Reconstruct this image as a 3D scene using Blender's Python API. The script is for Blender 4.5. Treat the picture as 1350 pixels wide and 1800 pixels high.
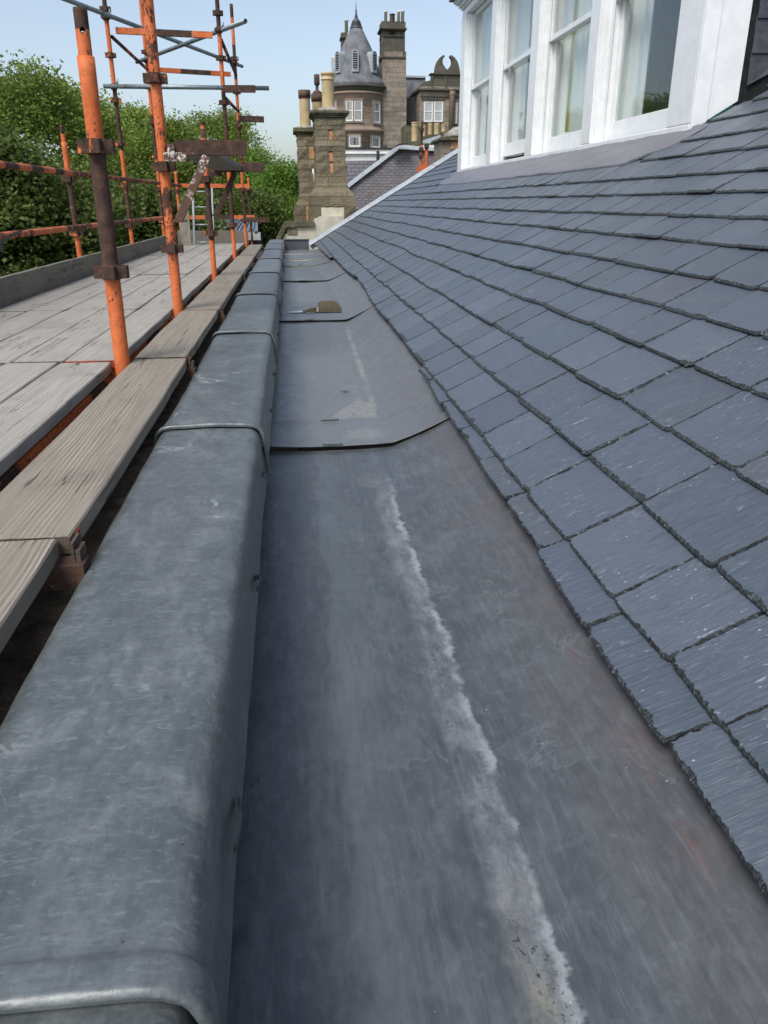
import bpy, math, random
import numpy as np
from math import sin, cos, tan, pi, radians, sqrt, atan, atan2, hypot
from mathutils import Vector, Matrix, noise

scene = bpy.context.scene
for o in list(bpy.data.objects): bpy.data.objects.remove(o)
random.seed(7)
ZC = 12.0                      # height of the eye above the street

# ------------------------------------------------------------------ camera
FPX, CX, CY = 1350.0, 675.0, 900.0
PITCH = atan(543 / 1350.0)
YAW = atan(168 / sqrt(1350 ** 2 + 543 ** 2))
cd = bpy.data.cameras.new("camera"); cam = bpy.data.objects.new("camera", cd)
scene.collection.objects.link(cam)
cd.sensor_fit = 'VERTICAL'; cd.sensor_height = 36.0; cd.lens = 36.0 * FPX / 1800.0
cd.clip_start = 0.05; cd.clip_end = 3000
cam.location = (0, 0, ZC); cam.rotation_euler = (pi / 2 - PITCH, 0, -YAW)
cd.dof.use_dof = True; cd.dof.focus_distance = 2.4; cd.dof.aperture_fstop = 20
scene.camera = cam
_R = (cos(YAW), -sin(YAW), 0)
_U = (sin(YAW) * sin(PITCH), cos(YAW) * sin(PITCH), cos(PITCH))
_F = (sin(YAW) * cos(PITCH), cos(YAW) * cos(PITCH), -sin(PITCH))
def at(x, y, Y):
    "point at distance Y along the gutter, sighted at photo pixel x, y"
    a = (x - CX) / FPX; b = -(y - CY) / FPX
    d = [_R[i] * a + _U[i] * b + _F[i] for i in range(3)]
    t = Y / d[1]
    return Vector((d[0] * t, Y, d[2] * t + ZC))

# ------------------------------------------------------------------ light
SUN_EL, SUN_AZ = radians(52), radians(215)      # azimuth clockwise from +Y
world = bpy.data.worlds.new("World"); scene.world = world; world.use_nodes = True
wn = world.node_tree.nodes; wl = world.node_tree.links
bg = wn["Background"]
sky = wn.new("ShaderNodeTexSky"); sky.sky_type = 'NISHITA'; sky.sun_disc = False
sky.sun_elevation = SUN_EL; sky.sun_rotation = SUN_AZ
sky.air_density = 1.0; sky.dust_density = 2.5; sky.ozone_density = 1.5; sky.altitude = 50
hs = wn.new("ShaderNodeHueSaturation"); hs.inputs['Saturation'].default_value = .76
tn = wn.new("ShaderNodeMixRGB"); tn.blend_type = 'MULTIPLY'; tn.inputs[0].default_value = 1; tn.inputs[2].default_value = (1.0, 1.0, 1.0, 1)
wl.new(sky.outputs[0], hs.inputs['Color']); wl.new(hs.outputs[0], tn.inputs[1]); wl.new(tn.outputs[0], bg.inputs[0]); bg.inputs[1].default_value = 0.13
sd = bpy.data.lights.new("sun", 'SUN'); sun = bpy.data.objects.new("sun", sd)
scene.collection.objects.link(sun)
sd.energy = 2.0; sd.angle = radians(22); sd.color = (1.0, 0.96, 0.90)
sv = Vector((sin(SUN_AZ) * cos(SUN_EL), cos(SUN_AZ) * cos(SUN_EL), sin(SUN_EL)))
sun.rotation_euler = sv.to_track_quat('Z', 'Y').to_euler()
scene.view_settings.view_transform = 'Standard'; scene.view_settings.look = 'None'
scene.view_settings.exposure = 0.55; scene.view_settings.gamma = 1.0

# ------------------------------------------------------------------ materials
def mat(name):
    m = bpy.data.materials.new(name); m.use_nodes = True
    return m, m.node_tree.nodes, m.node_tree.links, m.node_tree.nodes["Principled BSDF"]
class G:
    "small node builder"
    def __init__(s, name, rough=0.6, spec=0.5, metal=0.0):
        s.m, s.n, s.l, s.b = mat(name)
        s.b.inputs['Roughness'].default_value = rough
        s.b.inputs['Specular IOR Level'].default_value = spec
        s.b.inputs['Metallic'].default_value = metal
        s.tc = s.n.new("ShaderNodeTexCoord").outputs['Object']
    def lk(s, v, inp):
        if v is None: return
        if isinstance(v, (int, float)): inp.default_value = v
        elif isinstance(v, tuple): inp.default_value = v if len(v) == 4 or len(inp.default_value) == 3 else (*v, 1)
        else: s.l.new(v, inp)
    def mp(s, scale=(1, 1, 1), rot=(0, 0, 0), loc=(0, 0, 0), src=None):
        x = s.n.new("ShaderNodeMapping"); s.l.new(src or s.tc, x.inputs[0])
        x.inputs['Scale'].default_value = scale; x.inputs['Rotation'].default_value = rot
        x.inputs['Location'].default_value = loc; return x.outputs[0]
    def noise(s, scale, detail=4, rough=0.55, src=None, dist=0.0, col=False):
        x = s.n.new("ShaderNodeTexNoise"); s.l.new(src or s.tc, x.inputs['Vector'])
        x.inputs['Scale'].default_value = scale; x.inputs['Detail'].default_value = detail
        x.inputs['Roughness'].default_value = rough; x.inputs['Distortion'].default_value = dist
        return x.outputs['Color' if col else 'Fac']
    def vor(s, scale, src=None, feat='F1', rnd=1.0, out='Distance'):
        x = s.n.new("ShaderNodeTexVoronoi"); s.l.new(src or s.tc, x.inputs['Vector'])
        x.feature = feat; x.inputs['Scale'].default_value = scale; x.inputs['Randomness'].default_value = rnd
        return x.outputs[out]
    def math(s, op, a, b=None, c=None, clamp=False):
        x = s.n.new("ShaderNodeMath"); x.operation = op; x.use_clamp = clamp
        s.lk(a, x.inputs[0]); s.lk(b, x.inputs[1]); s.lk(c, x.inputs[2]); return x.outputs[0]
    def ss(s, v, a, b, lo=0.0, hi=1.0):
        x = s.n.new("ShaderNodeMapRange"); x.interpolation_type = 'SMOOTHSTEP'
        s.lk(v, x.inputs[0]); x.inputs[1].default_value = a; x.inputs[2].default_value = b
        x.inputs[3].default_value = lo; x.inputs[4].default_value = hi; return x.outputs[0]
    def mix(s, f, a, b, mode='MIX'):
        x = s.n.new("ShaderNodeMixRGB"); x.blend_type = mode
        s.lk(f, x.inputs[0]); s.lk(a, x.inputs[1]); s.lk(b, x.inputs[2]); return x.outputs[0]
    def ramp(s, v, stops):
        x = s.n.new("ShaderNodeValToRGB"); s.lk(v, x.inputs[0]); e = x.color_ramp.elements
        e[0].position, e[0].color = stops[0][0], (*stops[0][1], 1)
        e[1].position, e[1].color = stops[-1][0], (*stops[-1][1], 1)
        for p, c in stops[1:-1]:
            q = e.new(p); q.color = (*c, 1)
        return x.outputs[0]
    def sep(s, src=None):
        x = s.n.new("ShaderNodeSeparateXYZ"); s.l.new(src or s.tc, x.inputs[0]); return x.outputs
    def bump(s, h, strength=0.3, dist=0.005, normal=None):
        x = s.n.new("ShaderNodeBump"); x.inputs['Strength'].default_value = strength
        x.inputs['Distance'].default_value = dist; s.lk(h, x.inputs['Height'])
        if normal is not None: s.l.new(normal, x.inputs['Normal'])
        return x.outputs[0]
    def out(s, col=None, rough=None, normal=None, spec=None):
        s.lk(col, s.b.inputs['Base Color']); s.lk(rough, s.b.inputs['Roughness'])
        if normal is not None: s.l.new(normal, s.b.inputs['Normal'])
        s.lk(spec, s.b.inputs['Specular IOR Level']); return s.m
    def island(s):
        return s.n.new("ShaderNodeNewGeometry").outputs['Random Per Island']
    def objrnd(s):
        return s.n.new("ShaderNodeObjectInfo").outputs['Random']

M = {}
def plain(name, col, rough=0.6, spec=0.5, var=0.25, scale=6.0, bump=0.2, bd=0.004, metal=0.0):
    g = G(name, rough, spec, metal)
    n = g.noise(scale, 5, 0.6)
    f = g.noise(scale * 9, 4, 0.6)
    c = g.mix(g.ss(n, 0.3, 0.7), tuple(v * (1 - var) for v in col), tuple(min(1, v * (1 + var)) for v in col))
    c = g.mix(g.ss(f, 0.35, 0.75, 0, 0.35), c, tuple(v * 0.6 for v in col))
    M[name] = g.out(c, None, g.bump(f, bump, bd)); return M[name]

def lead_mat(name, kind):
    g = G(name, 0.42, 0.8, .12)
    x, y, z = g.sep()
    big = g.noise(2.3, 6, 0.62, dist=0.6)
    mid = g.noise(11, 9, 0.74, src=g.mp((1, .6, 1)), dist=.25)
    fine = g.noise(60, 6, 0.7, src=g.mp((1, .35, 1)))
    if kind == 'cap':
        str_ = g.noise(26, 6, 0.7, src=g.mp((.8, 1.6, 1), rot=(0, 0, .5)), dist=2.2)
        c = g.ramp(mid, [(0.32, (.056, .068, .071)), (0.5, (.092, .107, .110)), (0.68, (.175, .195, .195))])
        c = g.mix(g.ss(big, 0.35, 0.7, 0, .5), c, (.095, .112, .122))
        dr = g.noise(46, 5, .7, src=g.mp((.7, 1.9, 1), rot=(0, 0, .35)), dist=1.4)
        c = g.mix(g.ss(dr, .52, .68, 0, .5), c, (.22, .25, .255))
        c = g.mix(g.ss(dr, .46, .32, 0, .5), c, (.055, .066, .072))
        ring = g.ss(g.math('ABSOLUTE', g.math('SUBTRACT', g.noise(4.2, 5, .55, src=g.mp(loc=(4, 2, 0)), dist=.8), .60)), .003, .012, 1, 0)
        c = g.mix(g.math('MULTIPLY', ring, g.ss(g.noise(2.4, 2, .5, src=g.mp(loc=(6, 1, 0))), .52, .6, 0, .5)), c, (.42, .45, .44))
    elif kind == 'gutter':
        str_ = g.noise(14, 6, 0.7, src=g.mp((1, .12, 1)), dist=.5)
        c = g.ramp(mid, [(0.32, (.046, .055, .062)), (0.5, (.066, .077, .086)), (0.68, (.098, .112, .122))])
        c = g.mix(g.ss(big, 0.35, 0.7, 0, .5), c, (.070, .075, .080))
        c = g.mix(g.ss(x, .42, .50, 0, .40), c, (.088, .082, .080))  # brownish tint paints the slates' reflection into the right slope's colour
        c = g.mix(g.ss(str_, 0.5, 0.75, 0, .5), c, (.12, .138, .150))
        drag = g.noise(90, 5, .7, src=g.mp((1, .05, 1), rot=(0, 0, .03)))
        c = g.mix(g.ss(drag, .5, .72, 0, .35), c, (.15, .17, .18))
        c = g.mix(g.ss(drag, .48, .30, 0, .35), c, (.04, .047, .053))
        swirl = g.noise(5.5, 9, .62, src=g.mp((1, .8, 1), loc=(3, 1, 2)), dist=1.0)
        tl = g.ss(g.math('ABSOLUTE', g.math('SUBTRACT', swirl, .56)), .002, .02, 1, 0)
        c = g.mix(g.math('MULTIPLY', tl, g.ss(g.noise(3, 3, .6, src=g.mp(loc=(5, 5, 0))), .5, .62, 0, .38)), c, (.19, .21, .22))
        c = g.mix(g.ss(swirl, .56, .60, 0, .16), c, (.15, .168, .178))
        sm = g.noise(17, 8, .75, src=g.mp((1, .9, 1), loc=(7, 7, 0)), dist=.5)
        c = g.mix(g.ss(sm, .57, .62, 0, .22), c, (.14, .158, .168)); c = g.mix(g.ss(sm, .42, .37, 0, .25), c, (.045, .053, .060))
        # pale second tide mark left of the middle of the sole
        w2 = g.math('ADD', x, g.math('MULTIPLY', g.math('SUBTRACT', g.noise(5, 6, .6, src=g.mp((0, .55, 0))), .5), .16))
        tide = g.math('MULTIPLY', g.ss(w2, .05, .07), g.ss(w2, .075, .19, 1, 0))
        c = g.mix(g.math('MULTIPLY', tide, .40), c, (.125, .145, .158))
        # the chalky run along the low line of the sole
        w = g.math('ADD', x, g.math('MULTIPLY', g.math('SUBTRACT', g.noise(8, 9, .72, src=g.mp((.5, .8, 0))), .5), .085))
        w = g.math('ADD', w, g.math('MULTIPLY', g.math('SUBTRACT', g.noise(60, 6, .7), .5), .022))
        w = g.math('ADD', w, g.math('MULTIPLY', g.math('SUBTRACT', g.noise(3, 2, .5, src=g.mp((0, .5, 0), loc=(0, 7, 0))), .5), .06))
        band = g.math('MULTIPLY', g.ss(w, .262, .305), g.ss(w, .338, .354, 1, 0))
        patch = g.ss(g.noise(14, 9, .78, src=g.mp((1.3, .6, 1), loc=(5, 0, 0)), dist=.3), .38, .64, .10, .95)
        near = g.math('MULTIPLY', g.ss(y, 3.3, 2.4, .0, 1), .85)
        near = g.math('ADD', near, g.math('MULTIPLY', g.ss(y, 3.2, 3.5), g.ss(g.noise(3.2, 4, .6, src=g.mp(loc=(1, 2, 0))), .5, .65, 0, .6)))
        bf = g.math('MULTIPLY', g.math('MULTIPLY', band, patch), near)
        chalk = g.mix(g.noise(120, 3, .7), (.16, .18, .19), (.36, .385, .39))
        warm = g.math('MULTIPLY', g.ss(y, 1.0, .78), g.ss(g.noise(9, 4, .6), .45, .62))
        chalk = g.mix(warm, chalk, (.34, .32, .25))
        c = g.mix(g.math('MULTIPLY', bf, .80), c, chalk)
        edge = g.math('MULTIPLY', g.ss(w, .325, .345), g.ss(w, .347, .357, 1, 0))
        c = g.mix(g.math('MULTIPLY', g.math('MULTIPLY', edge, near), g.ss(g.noise(6, 4, .6), .42, .6, .0, .6)), c, (.46, .49, .51))
        # the upper bays are mixed towards a paler grey
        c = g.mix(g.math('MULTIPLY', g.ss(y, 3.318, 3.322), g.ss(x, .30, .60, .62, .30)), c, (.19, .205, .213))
        # silt fan behind the first drip
        xs_ = g.math('ADD', x, g.math('MULTIPLY', g.math('SUBTRACT', g.noise(12, 5, .6), .5), .07))
        top_ = g.math('ADD', g.math('MULTIPLY', g.math('ABSOLUTE', g.math('SUBTRACT', xs_, .335)), -2.2), 4.20)
        fan = g.math('MULTIPLY', g.ss(y, 3.765, 3.775), g.ss(g.math('SUBTRACT', top_, y), 0, .05))
        fan = g.math('MULTIPLY', fan, g.math('MULTIPLY', g.ss(xs_, .12, .15), g.ss(xs_, .40, .415, 1, 0)))
        fan2 = g.math('MULTIPLY', g.math('MULTIPLY', g.ss(y, 3.40, 3.46), g.ss(y, 3.60, 3.55)), g.math('MULTIPLY', g.ss(xs_, .20, .25), g.ss(xs_, .38, .41, 1, 0)))
        siltc = g.mix(g.noise(60, 4, .7), (.20, .195, .17), (.36, .35, .31))
        fan = g.math('MULTIPLY', fan, g.ss(g.noise(26, 6, .7), .32, .56, .15, 1))
        xc = g.math('SUBTRACT', g.math('ADD', x, g.math('MULTIPLY', g.math('SUBTRACT', g.noise(14, 7, .7), .5), .05)), g.math('MULTIPLY_ADD', y, .018, .335))
        st2 = g.math('MULTIPLY', g.ss(g.math('ABSOLUTE', xc), .008, .026, 1, 0), g.math('MULTIPLY', g.ss(y, 3.9, 4.1), g.ss(y, 7.1, 6.6)))
        c = g.mix(g.math('MULTIPLY', st2, g.ss(g.noise(9, 5, .7, src=g.mp((1, .5, 1))), .38, .6, .1, .8)), c, siltc)
        c = g.mix(g.math('MULTIPLY', fan, .7), c, siltc); c = g.mix(g.math('MULTIPLY', fan2, .35), c, siltc)
        # black grit sitting in the chalk
        grit = g.math('MULTIPLY', g.ss(g.noise(120, 3, .75), .57, .62), g.ss(g.noise(9, 3, .6, src=g.mp(loc=(2, 4, 0))), .5, .62))
        c = g.mix(g.math('MULTIPLY', grit, g.math('MULTIPLY', g.ss(w, .28, .3), g.ss(w, .335, .35, 1, 0))), c, (.03, .035, .04))
        # faint red-brown crayon and dust under the slates
        red = g.math('MULTIPLY', g.ss(x, .54, .60), g.ss(g.noise(5, 5, .6, src=g.mp((.3, 1, 0))), .42, .7))
        c = g.mix(g.math('MULTIPLY', red, .45), c, (.12, .08, .07))
        line = g.math('MULTIPLY', g.ss(g.math('ABSOLUTE', g.math('SUBTRACT', g.math('ADD', x, g.math('MULTIPLY', g.noise(2, 3, .5), .05)), .617)), .002, .008, 1, 0), g.ss(g.noise(3.5, 4, .6, src=g.mp(loc=(8, 2, 0))), .52, .6))
        c = g.mix(g.math('MULTIPLY', line, .14), c, (.24, .07, .055))
    else:
        c = g.ramp(mid, [(0.3, (.095, .095, .11)), (0.7, (.20, .20, .225))])
        c = g.mix(g.ss(big, .4, .65, 0, .5), c, (.15, .13, .15))
    # scratches and specks
    for rot_, loc_ in ((.35, 0), (-.9, 4), (1.45, 9)):
        sc = g.noise(30, 3, .5, src=g.mp((6, .25, 1), rot=(0, 0, rot_), loc=(loc_, 0, 0)))
        c = g.mix(g.ss(sc, .70, .73, 0, .20), c, (.22, .25, .27))
    v = g.vor(26); sz = g.vor(26, out='Color')
    sp = g.sep(sz)
    pal = g.math('MULTIPLY', g.ss(v, .03, .055, 1, 0), g.math('GREATER_THAN', sp[0], .80))
    drk = g.math('MULTIPLY', g.ss(v, .04, .07, 1, 0), g.math('LESS_THAN', sp[0], .13))
    c = g.mix(g.math('MULTIPLY', pal, .75), c, (.55, .58, .6))
    c = g.mix(g.math('MULTIPLY', drk, .8), c, (.025, .028, .03))
    c = g.mix(g.ss(fine, .45, .7, 0, .22), c, (.17, .195, .21))
    c = g.mix(g.ss(fine, .45, .30, 0, .25), c, (.04, .048, .054))
    r = g.ss(mid, .3, .75, .34, .50)
    h = g.math('ADD', g.math('MULTIPLY', big, .9), g.math('MULTIPLY', fine, .09))
    h = g.math('ADD', h, g.math('MULTIPLY', g.noise(8, 3, .5, src=g.mp((1, .7, 1))), .55))
    h = g.math('ADD', h, g.math('MULTIPLY', g.vor(17, feat='SMOOTH_F1', src=g.mp((1, .8, 1))), .42 if kind == 'cap' else .16))
    M[name] = g.out(c, r, g.bump(h, .5 if kind != 'cap' else .75, .012 if kind != 'cap' else .016)); return M[name]
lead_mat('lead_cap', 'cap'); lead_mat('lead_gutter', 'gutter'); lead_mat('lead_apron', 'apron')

def slate_mats():
    g = G('slate', .4, .8)
    isl = g.island()
    # cleavage lines run up the slope, each slate slightly askew
    off = g.math('MULTIPLY', isl, 37.0)
    add = g.n.new("ShaderNodeVectorMath"); add.operation = 'ADD'
    cx = g.n.new("ShaderNodeCombineXYZ"); g.l.new(off, cx.inputs[0]); g.l.new(off, cx.inputs[1]); g.l.new(off, cx.inputs[2])
    g.l.new(g.tc, add.inputs[0]); g.l.new(cx.outputs[0], add.inputs[1]); P = add.outputs[0]
    mpv = g.mp((1.1, 12, 1.1), rot=(0, 0, .22), src=P)
    grain = g.noise(7, 8, .66, src=mpv, dist=.4)
    grain2 = g.noise(26, 6, .6, src=mpv)
    blot = g.noise(7, 5, .6, src=P)
    c = g.ramp(isl, [(0, (.038, .053, .068)), (.2, (.060, .076, .102)), (.4, (.048, .066, .086)), (.6, (.078, .094, .120)), (.8, (.050, .062, .088)), (1, (.064, .070, .078))])
    c = g.mix(g.ss(blot, .35, .7, 0, .45), c, (.062, .078, .115))
    c = g.mix(g.ss(grain, .3, .72, 0, .30), c, (.135, .160, .185))
    c = g.mix(g.ss(grain, .57, .64, 0, .55), c, (.026, .034, .042))
    c = g.mix(g.ss(grain2, .54, .68, 0, .35), c, (.19, .22, .25))
    sc = g.ss(g.noise(20, 5, .75, src=g.mp((1, 3.2, 1), rot=(0, 0, .35), src=P), dist=1.2), .60, .68)
    ms = g.ss(g.noise(4, 3, .6, src=P), .42, .58)
    c = g.mix(g.math('MULTIPLY', g.math('MULTIPLY', sc, ms), .75), c, (.36, .41, .45))
    v = g.vor(44, src=g.mp((1, 1.5, 1), src=P)); vc = g.sep(g.vor(44, src=g.mp((1, 1.5, 1), src=P), out='Color'))
    sp = g.math('MULTIPLY', g.ss(v, .04, .17, 1, 0), g.math('GREATER_THAN', g.math('ADD', vc[0], g.math('MULTIPLY', ms, .22)), .985))
    c = g.mix(g.math('MULTIPLY', sp, .8), c, (.50, .54, .57))
    h = g.math('ADD', grain, g.math('MULTIPLY', grain2, .35))
    M['slate'] = g.out(c, g.ss(grain2, .3, .7, .34, .5), g.bump(h, .6, .005))
    g = G('slate_edge', .8, .3)
    n = g.noise(110, 6, .8, src=g.mp((.5, 1.4, .5), rot=(0, 0, .5)), dist=.9); b = g.noise(20, 4, .6)
    c = g.ramp(n, [(.38, (.010, .013, .015)), (.50, (.032, .040, .042)), (.58, (.080, .097, .105)), (.67, (.28, .32, .35))])
    c = g.mix(g.ss(b, .5, .7, 0, .35), c, (.04, .055, .042))
    M['slate_edge'] = g.out(c, None, g.bump(n, 1.0, .006))
slate_mats()

def paint_mat(name, orange=True):
    "chipped orange paint over rusty steel; attribute 'paint' 1 = painted, 0 = bare"
    g = G(name, .62, .35)
    a = g.n.new("ShaderNodeAttribute"); a.attribute_name = 'paint'
    n = g.noise(28, 6, .72, src=g.mp((1, 1, .6)), dist=.7); b = g.noise(5, 5, .65, dist=.5)
    s = g.math('ADD', g.math('MULTIPLY', a.outputs['Fac'], 1.1), g.math('MULTIPLY', g.math('SUBTRACT', n, .5), 1.2))
    s = g.math('ADD', s, g.math('MULTIPLY', g.math('SUBTRACT', b, .5), .9))
    f = g.ss(s, .50, .55)
    org = g.mix(g.ss(b, .3, .7), (.50, .105, .024), (.66, .175, .055))
    org = g.mix(g.ss(g.noise(50, 5, .7), .45, .75, 0, .6), org, (.24, .07, .035))
    org = g.mix(g.ss(g.noise(9, 5, .7, src=g.mp((1, 1, .5), loc=(3, 1, 0))), .5, .75, 0, .5), org, (.60, .25, .14))
    chip = g.math('MAXIMUM', g.ss(g.vor(52, src=g.mp((1, 1, .6))), .20, .26, 1, 0), g.ss(g.noise(75, 4, .7, src=g.mp((1, 1, .5))), .60, .64))
    chip = g.math('MULTIPLY', chip, g.ss(g.math('ADD', g.noise(7, 4, .6, src=g.mp(loc=(7, 7, 0))), g.math('MULTIPLY', a.outputs['Fac'], -.35)), .15, .25))
    org = g.mix(g.math('MULTIPLY', chip, .9), org, (.035, .02, .016))
    rust = g.ramp(g.noise(22, 7, .7), [(.3, (.025, .016, .014)), (.55, (.07, .038, .026)), (.8, (.17, .085, .05))])
    c = g.mix(f, rust, org)
    c = g.mix(g.math('MULTIPLY', g.ss(g.noise(70, 4, .7, src=g.mp(loc=(2, 8, 1))), .64, .68), g.ss(g.noise(4, 3, .6, src=g.mp(loc=(9, 1, 1))), .5, .6)), c, (.50, .46, .40))
    M[name] = g.out(c, g.mix(f, (.85, .85, .85), (.62, .62, .62)), g.bump(g.math('ADD', f, g.math('MULTIPLY', n, .8)), .6, .0025))
paint_mat('scaffold_paint')
def galv():
    g = G('galvanised', .42, .5, .55)
    n = g.noise(30, 5, .6); s = g.noise(6, 4, .6, src=g.mp((1, 1, 1)))
    c = g.ramp(n, [(.3, (.13, .17, .18)), (.7, (.25, .30, .32))])
    c = g.mix(g.ss(s, .58, .68, 0, .6), c, (.10, .06, .045))
    M['galvanised'] = g.out(c, None, g.bump(n, .2, .001))
galv()
def splatter():
    g = G('splattered_steel', .75, .3)
    n = g.noise(45, 5, .7, dist=.6); b = g.noise(7, 4, .6)
    sp = g.math('MULTIPLY', g.ss(n, .50, .56), g.ss(b, .42, .56))
    c = g.mix(sp, g.mix(g.noise(60, 4, .6), (.06, .032, .022), (.15, .085, .055)), (.62, .60, .54))
    M['splattered_steel'] = g.out(c, None, g.bump(n, .5, .002))
splatter()
def wood(name, a, b, dark, wet=0.0):
    g = G(name, .78, .25)
    r = g.objrnd()
    off = g.math('MULTIPLY', r, 19.0)
    add = g.n.new("ShaderNodeVectorMath"); add.operation = 'ADD'
    cx = g.n.new("ShaderNodeCombineXYZ"); g.l.new(off, cx.inputs[0]); g.l.new(off, cx.inputs[2]); g.l.new(off, cx.inputs[1])
    g.l.new(g.tc, add.inputs[0]); g.l.new(cx.outputs[0], add.inputs[1]); P = add.outputs[0]
    warp = g.noise(2.2, 3, .5, src=g.mp((1, .30, 1), src=P), dist=.2)
    w = g.math('ADD', g.sep(P)[0], g.math('MULTIPLY', warp, .11))
    w = g.math('ADD', w, g.math('MULTIPLY', g.noise(12, 2, .5, src=g.mp((1, .1, 1), src=P)), .02))
    rings = g.math('SINE', g.math('MULTIPLY', w, 520))
    rings = g.math('MULTIPLY', rings, g.ss(g.noise(9, 3, .6, src=g.mp((1, .12, 1), src=P)), .42, .62, .05, .9))
    fib = g.noise(60, 6, .7, src=g.mp((1, .035, 1), src=P))
    c = g.mix(g.ss(rings, -.6, .9), a, b)
    c = g.mix(g.ss(fib, .35, .75, 0, .55), c, dark)
    blot = g.noise(3.5, 6, .65, src=P)
    c = g.mix(g.ss(g.noise(1.8, 7, .72, src=g.mp(loc=(3, 3, 3), src=P)), .48, .66, 0, .5), c, tuple(v * .6 for v in a))
    c = g.mix(g.ss(g.noise(160, 3, .7, src=P), .60, .70, 0, .5), c, tuple(v * .3 for v in a))
    c = g.mix(g.ss(blot, .35, .7, 0, .6), c, tuple((p + q) * .42 for p, q in zip(a, b)))
    crack = g.noise(17, 4, .6, src=g.mp((1, .028, 1), src=P), dist=.5)
    cr = g.ss(g.math('ABSOLUTE', g.math('SUBTRACT', crack, .5)), .002, .008, 1, 0)
    cr = g.math('MULTIPLY', cr, g.ss(g.noise(2.2, 2, .5, src=g.mp(loc=(4, 0, 0), src=P)), .50, .58))
    c = g.mix(g.math('MULTIPLY', cr, .8), c, (.04, .034, .028))
    kn = g.vor(2.6, src=g.mp((2.2, 1, .01), src=P))
    c = g.mix(g.ss(kn, .045, .075, .75, 0), c, (.055, .04, .03))
    pale = g.ss(g.noise(40, 5, .7, src=P), .68, .74)
    c = g.mix(g.math('MULTIPLY', pale, .5), c, (.5, .48, .44))
    h = g.math('SUBTRACT', g.math('ADD', g.math('MULTIPLY', rings, .15), fib), g.math('MULTIPLY', cr, 2.0))
    M[name] = g.out(c, None, g.bump(h, .55, .004))
wood('board_wood', (.21, .186, .148), (.36, .325, .265), (.10, .086, .066))
wood('deck_wood', (.31, .29, .255), (.43, .41, .365), (.17, .158, .135))
wood('toe_wood', (.19, .17, .138), (.26, .238, .20), (.12, .108, .088))
plain('end_grain', (.09, .07, .055), .9, .2, .4, 20, .6, .004)
plain('red_end', (.28, .055, .03), .8, .2, .5, 30, .4, .003)
plain('dark_masonry', (.07, .06, .05), .95, .2, .6, 12, 1.0, .03)
plain('cheek_slate_dark', (.05, .058, .07), .55, .4, .35, 14, .6, .004)
plain('felt', (.018, .019, .02), .95, .2, .3, 10, .3, .004)
def white_paint():
    g = G('white_paint', .32, .5)
    n = g.noise(9, 4, .6); s = g.noise(30, 5, .7, src=g.mp((1, 1, .12)), dist=.3)
    c = g.mix(g.ss(n, .3, .7), (.70, .725, .73), (.77, .795, .80))
    c = g.mix(g.ss(s, .66, .72, 0, .3), c, (.48, .52, .53))
    M['white_paint'] = g.out(c, None, g.bump(g.math('ADD', n, g.math('MULTIPLY', s, .5)), .22, .004))
white_paint()
def glass():
    g = G('window_glass', .04, .5)
    b = g.b
    b.inputs['Base Color'].default_value = (.9, .95, .93, 1); b.inputs['Transmission Weight'].default_value = 1.0
    b.inputs['IOR'].default_value = 1.45
    # thin pane: mix of clear and mirror so no shadows are lost indoors
    tr = g.n.new("ShaderNodeBsdfTransparent"); tr.inputs[0].default_value = (.95, .98, .97, 1)
    gl = g.n.new("ShaderNodeBsdfGlossy"); gl.inputs['Roughness'].default_value = .015
    lw = g.n.new("ShaderNodeLayerWeight"); lw.inputs[0].default_value = .5
    frv = g.math("MULTIPLY_ADD", g.math("POWER", lw.outputs["Facing"], 4.0), .75, .045)
    nm = g.bump(g.noise(3.0, 2, .5), .06, .02); g.l.new(nm, gl.inputs['Normal'])
    mx = g.n.new("ShaderNodeMixShader"); g.l.new(frv, mx.inputs[0]); g.l.new(tr.outputs[0], mx.inputs[1]); g.l.new(gl.outputs[0], mx.inputs[2])
    g.l.new(mx.outputs[0], g.n["Material Output"].inputs[0]); M['window_glass'] = g.m
glass()
def fabric(name, col, alpha):
    g = G(name, .9, .1)
    df = g.n.new("ShaderNodeBsdfDiffuse"); df.inputs[0].default_value = (*col, 1)
    tl = g.n.new("ShaderNodeBsdfTranslucent"); tl.inputs[0].default_value = (*col, 1)
    tr = g.n.new("ShaderNodeBsdfTransparent")
    m1 = g.n.new("ShaderNodeMixShader"); m1.inputs[0].default_value = .25; g.l.new(df.outputs[0], m1.inputs[1]); g.l.new(tl.outputs[0], m1.inputs[2])
    m2 = g.n.new("ShaderNodeMixShader"); m2.inputs[0].default_value = alpha; g.l.new(tr.outputs[0], m2.inputs[1]); g.l.new(m1.outputs[0], m2.inputs[2])
    g.l.new(m2.outputs[0], g.n["Material Output"].inputs[0]); M[name] = g.m
fabric('voile', (.90, .93, .93), .96); fabric('yellow_curtain', (.72, .62, .30), 1.0)
plain('room_wall', (.42, .44, .44), .9, .2, .05, 2, .05)

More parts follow.
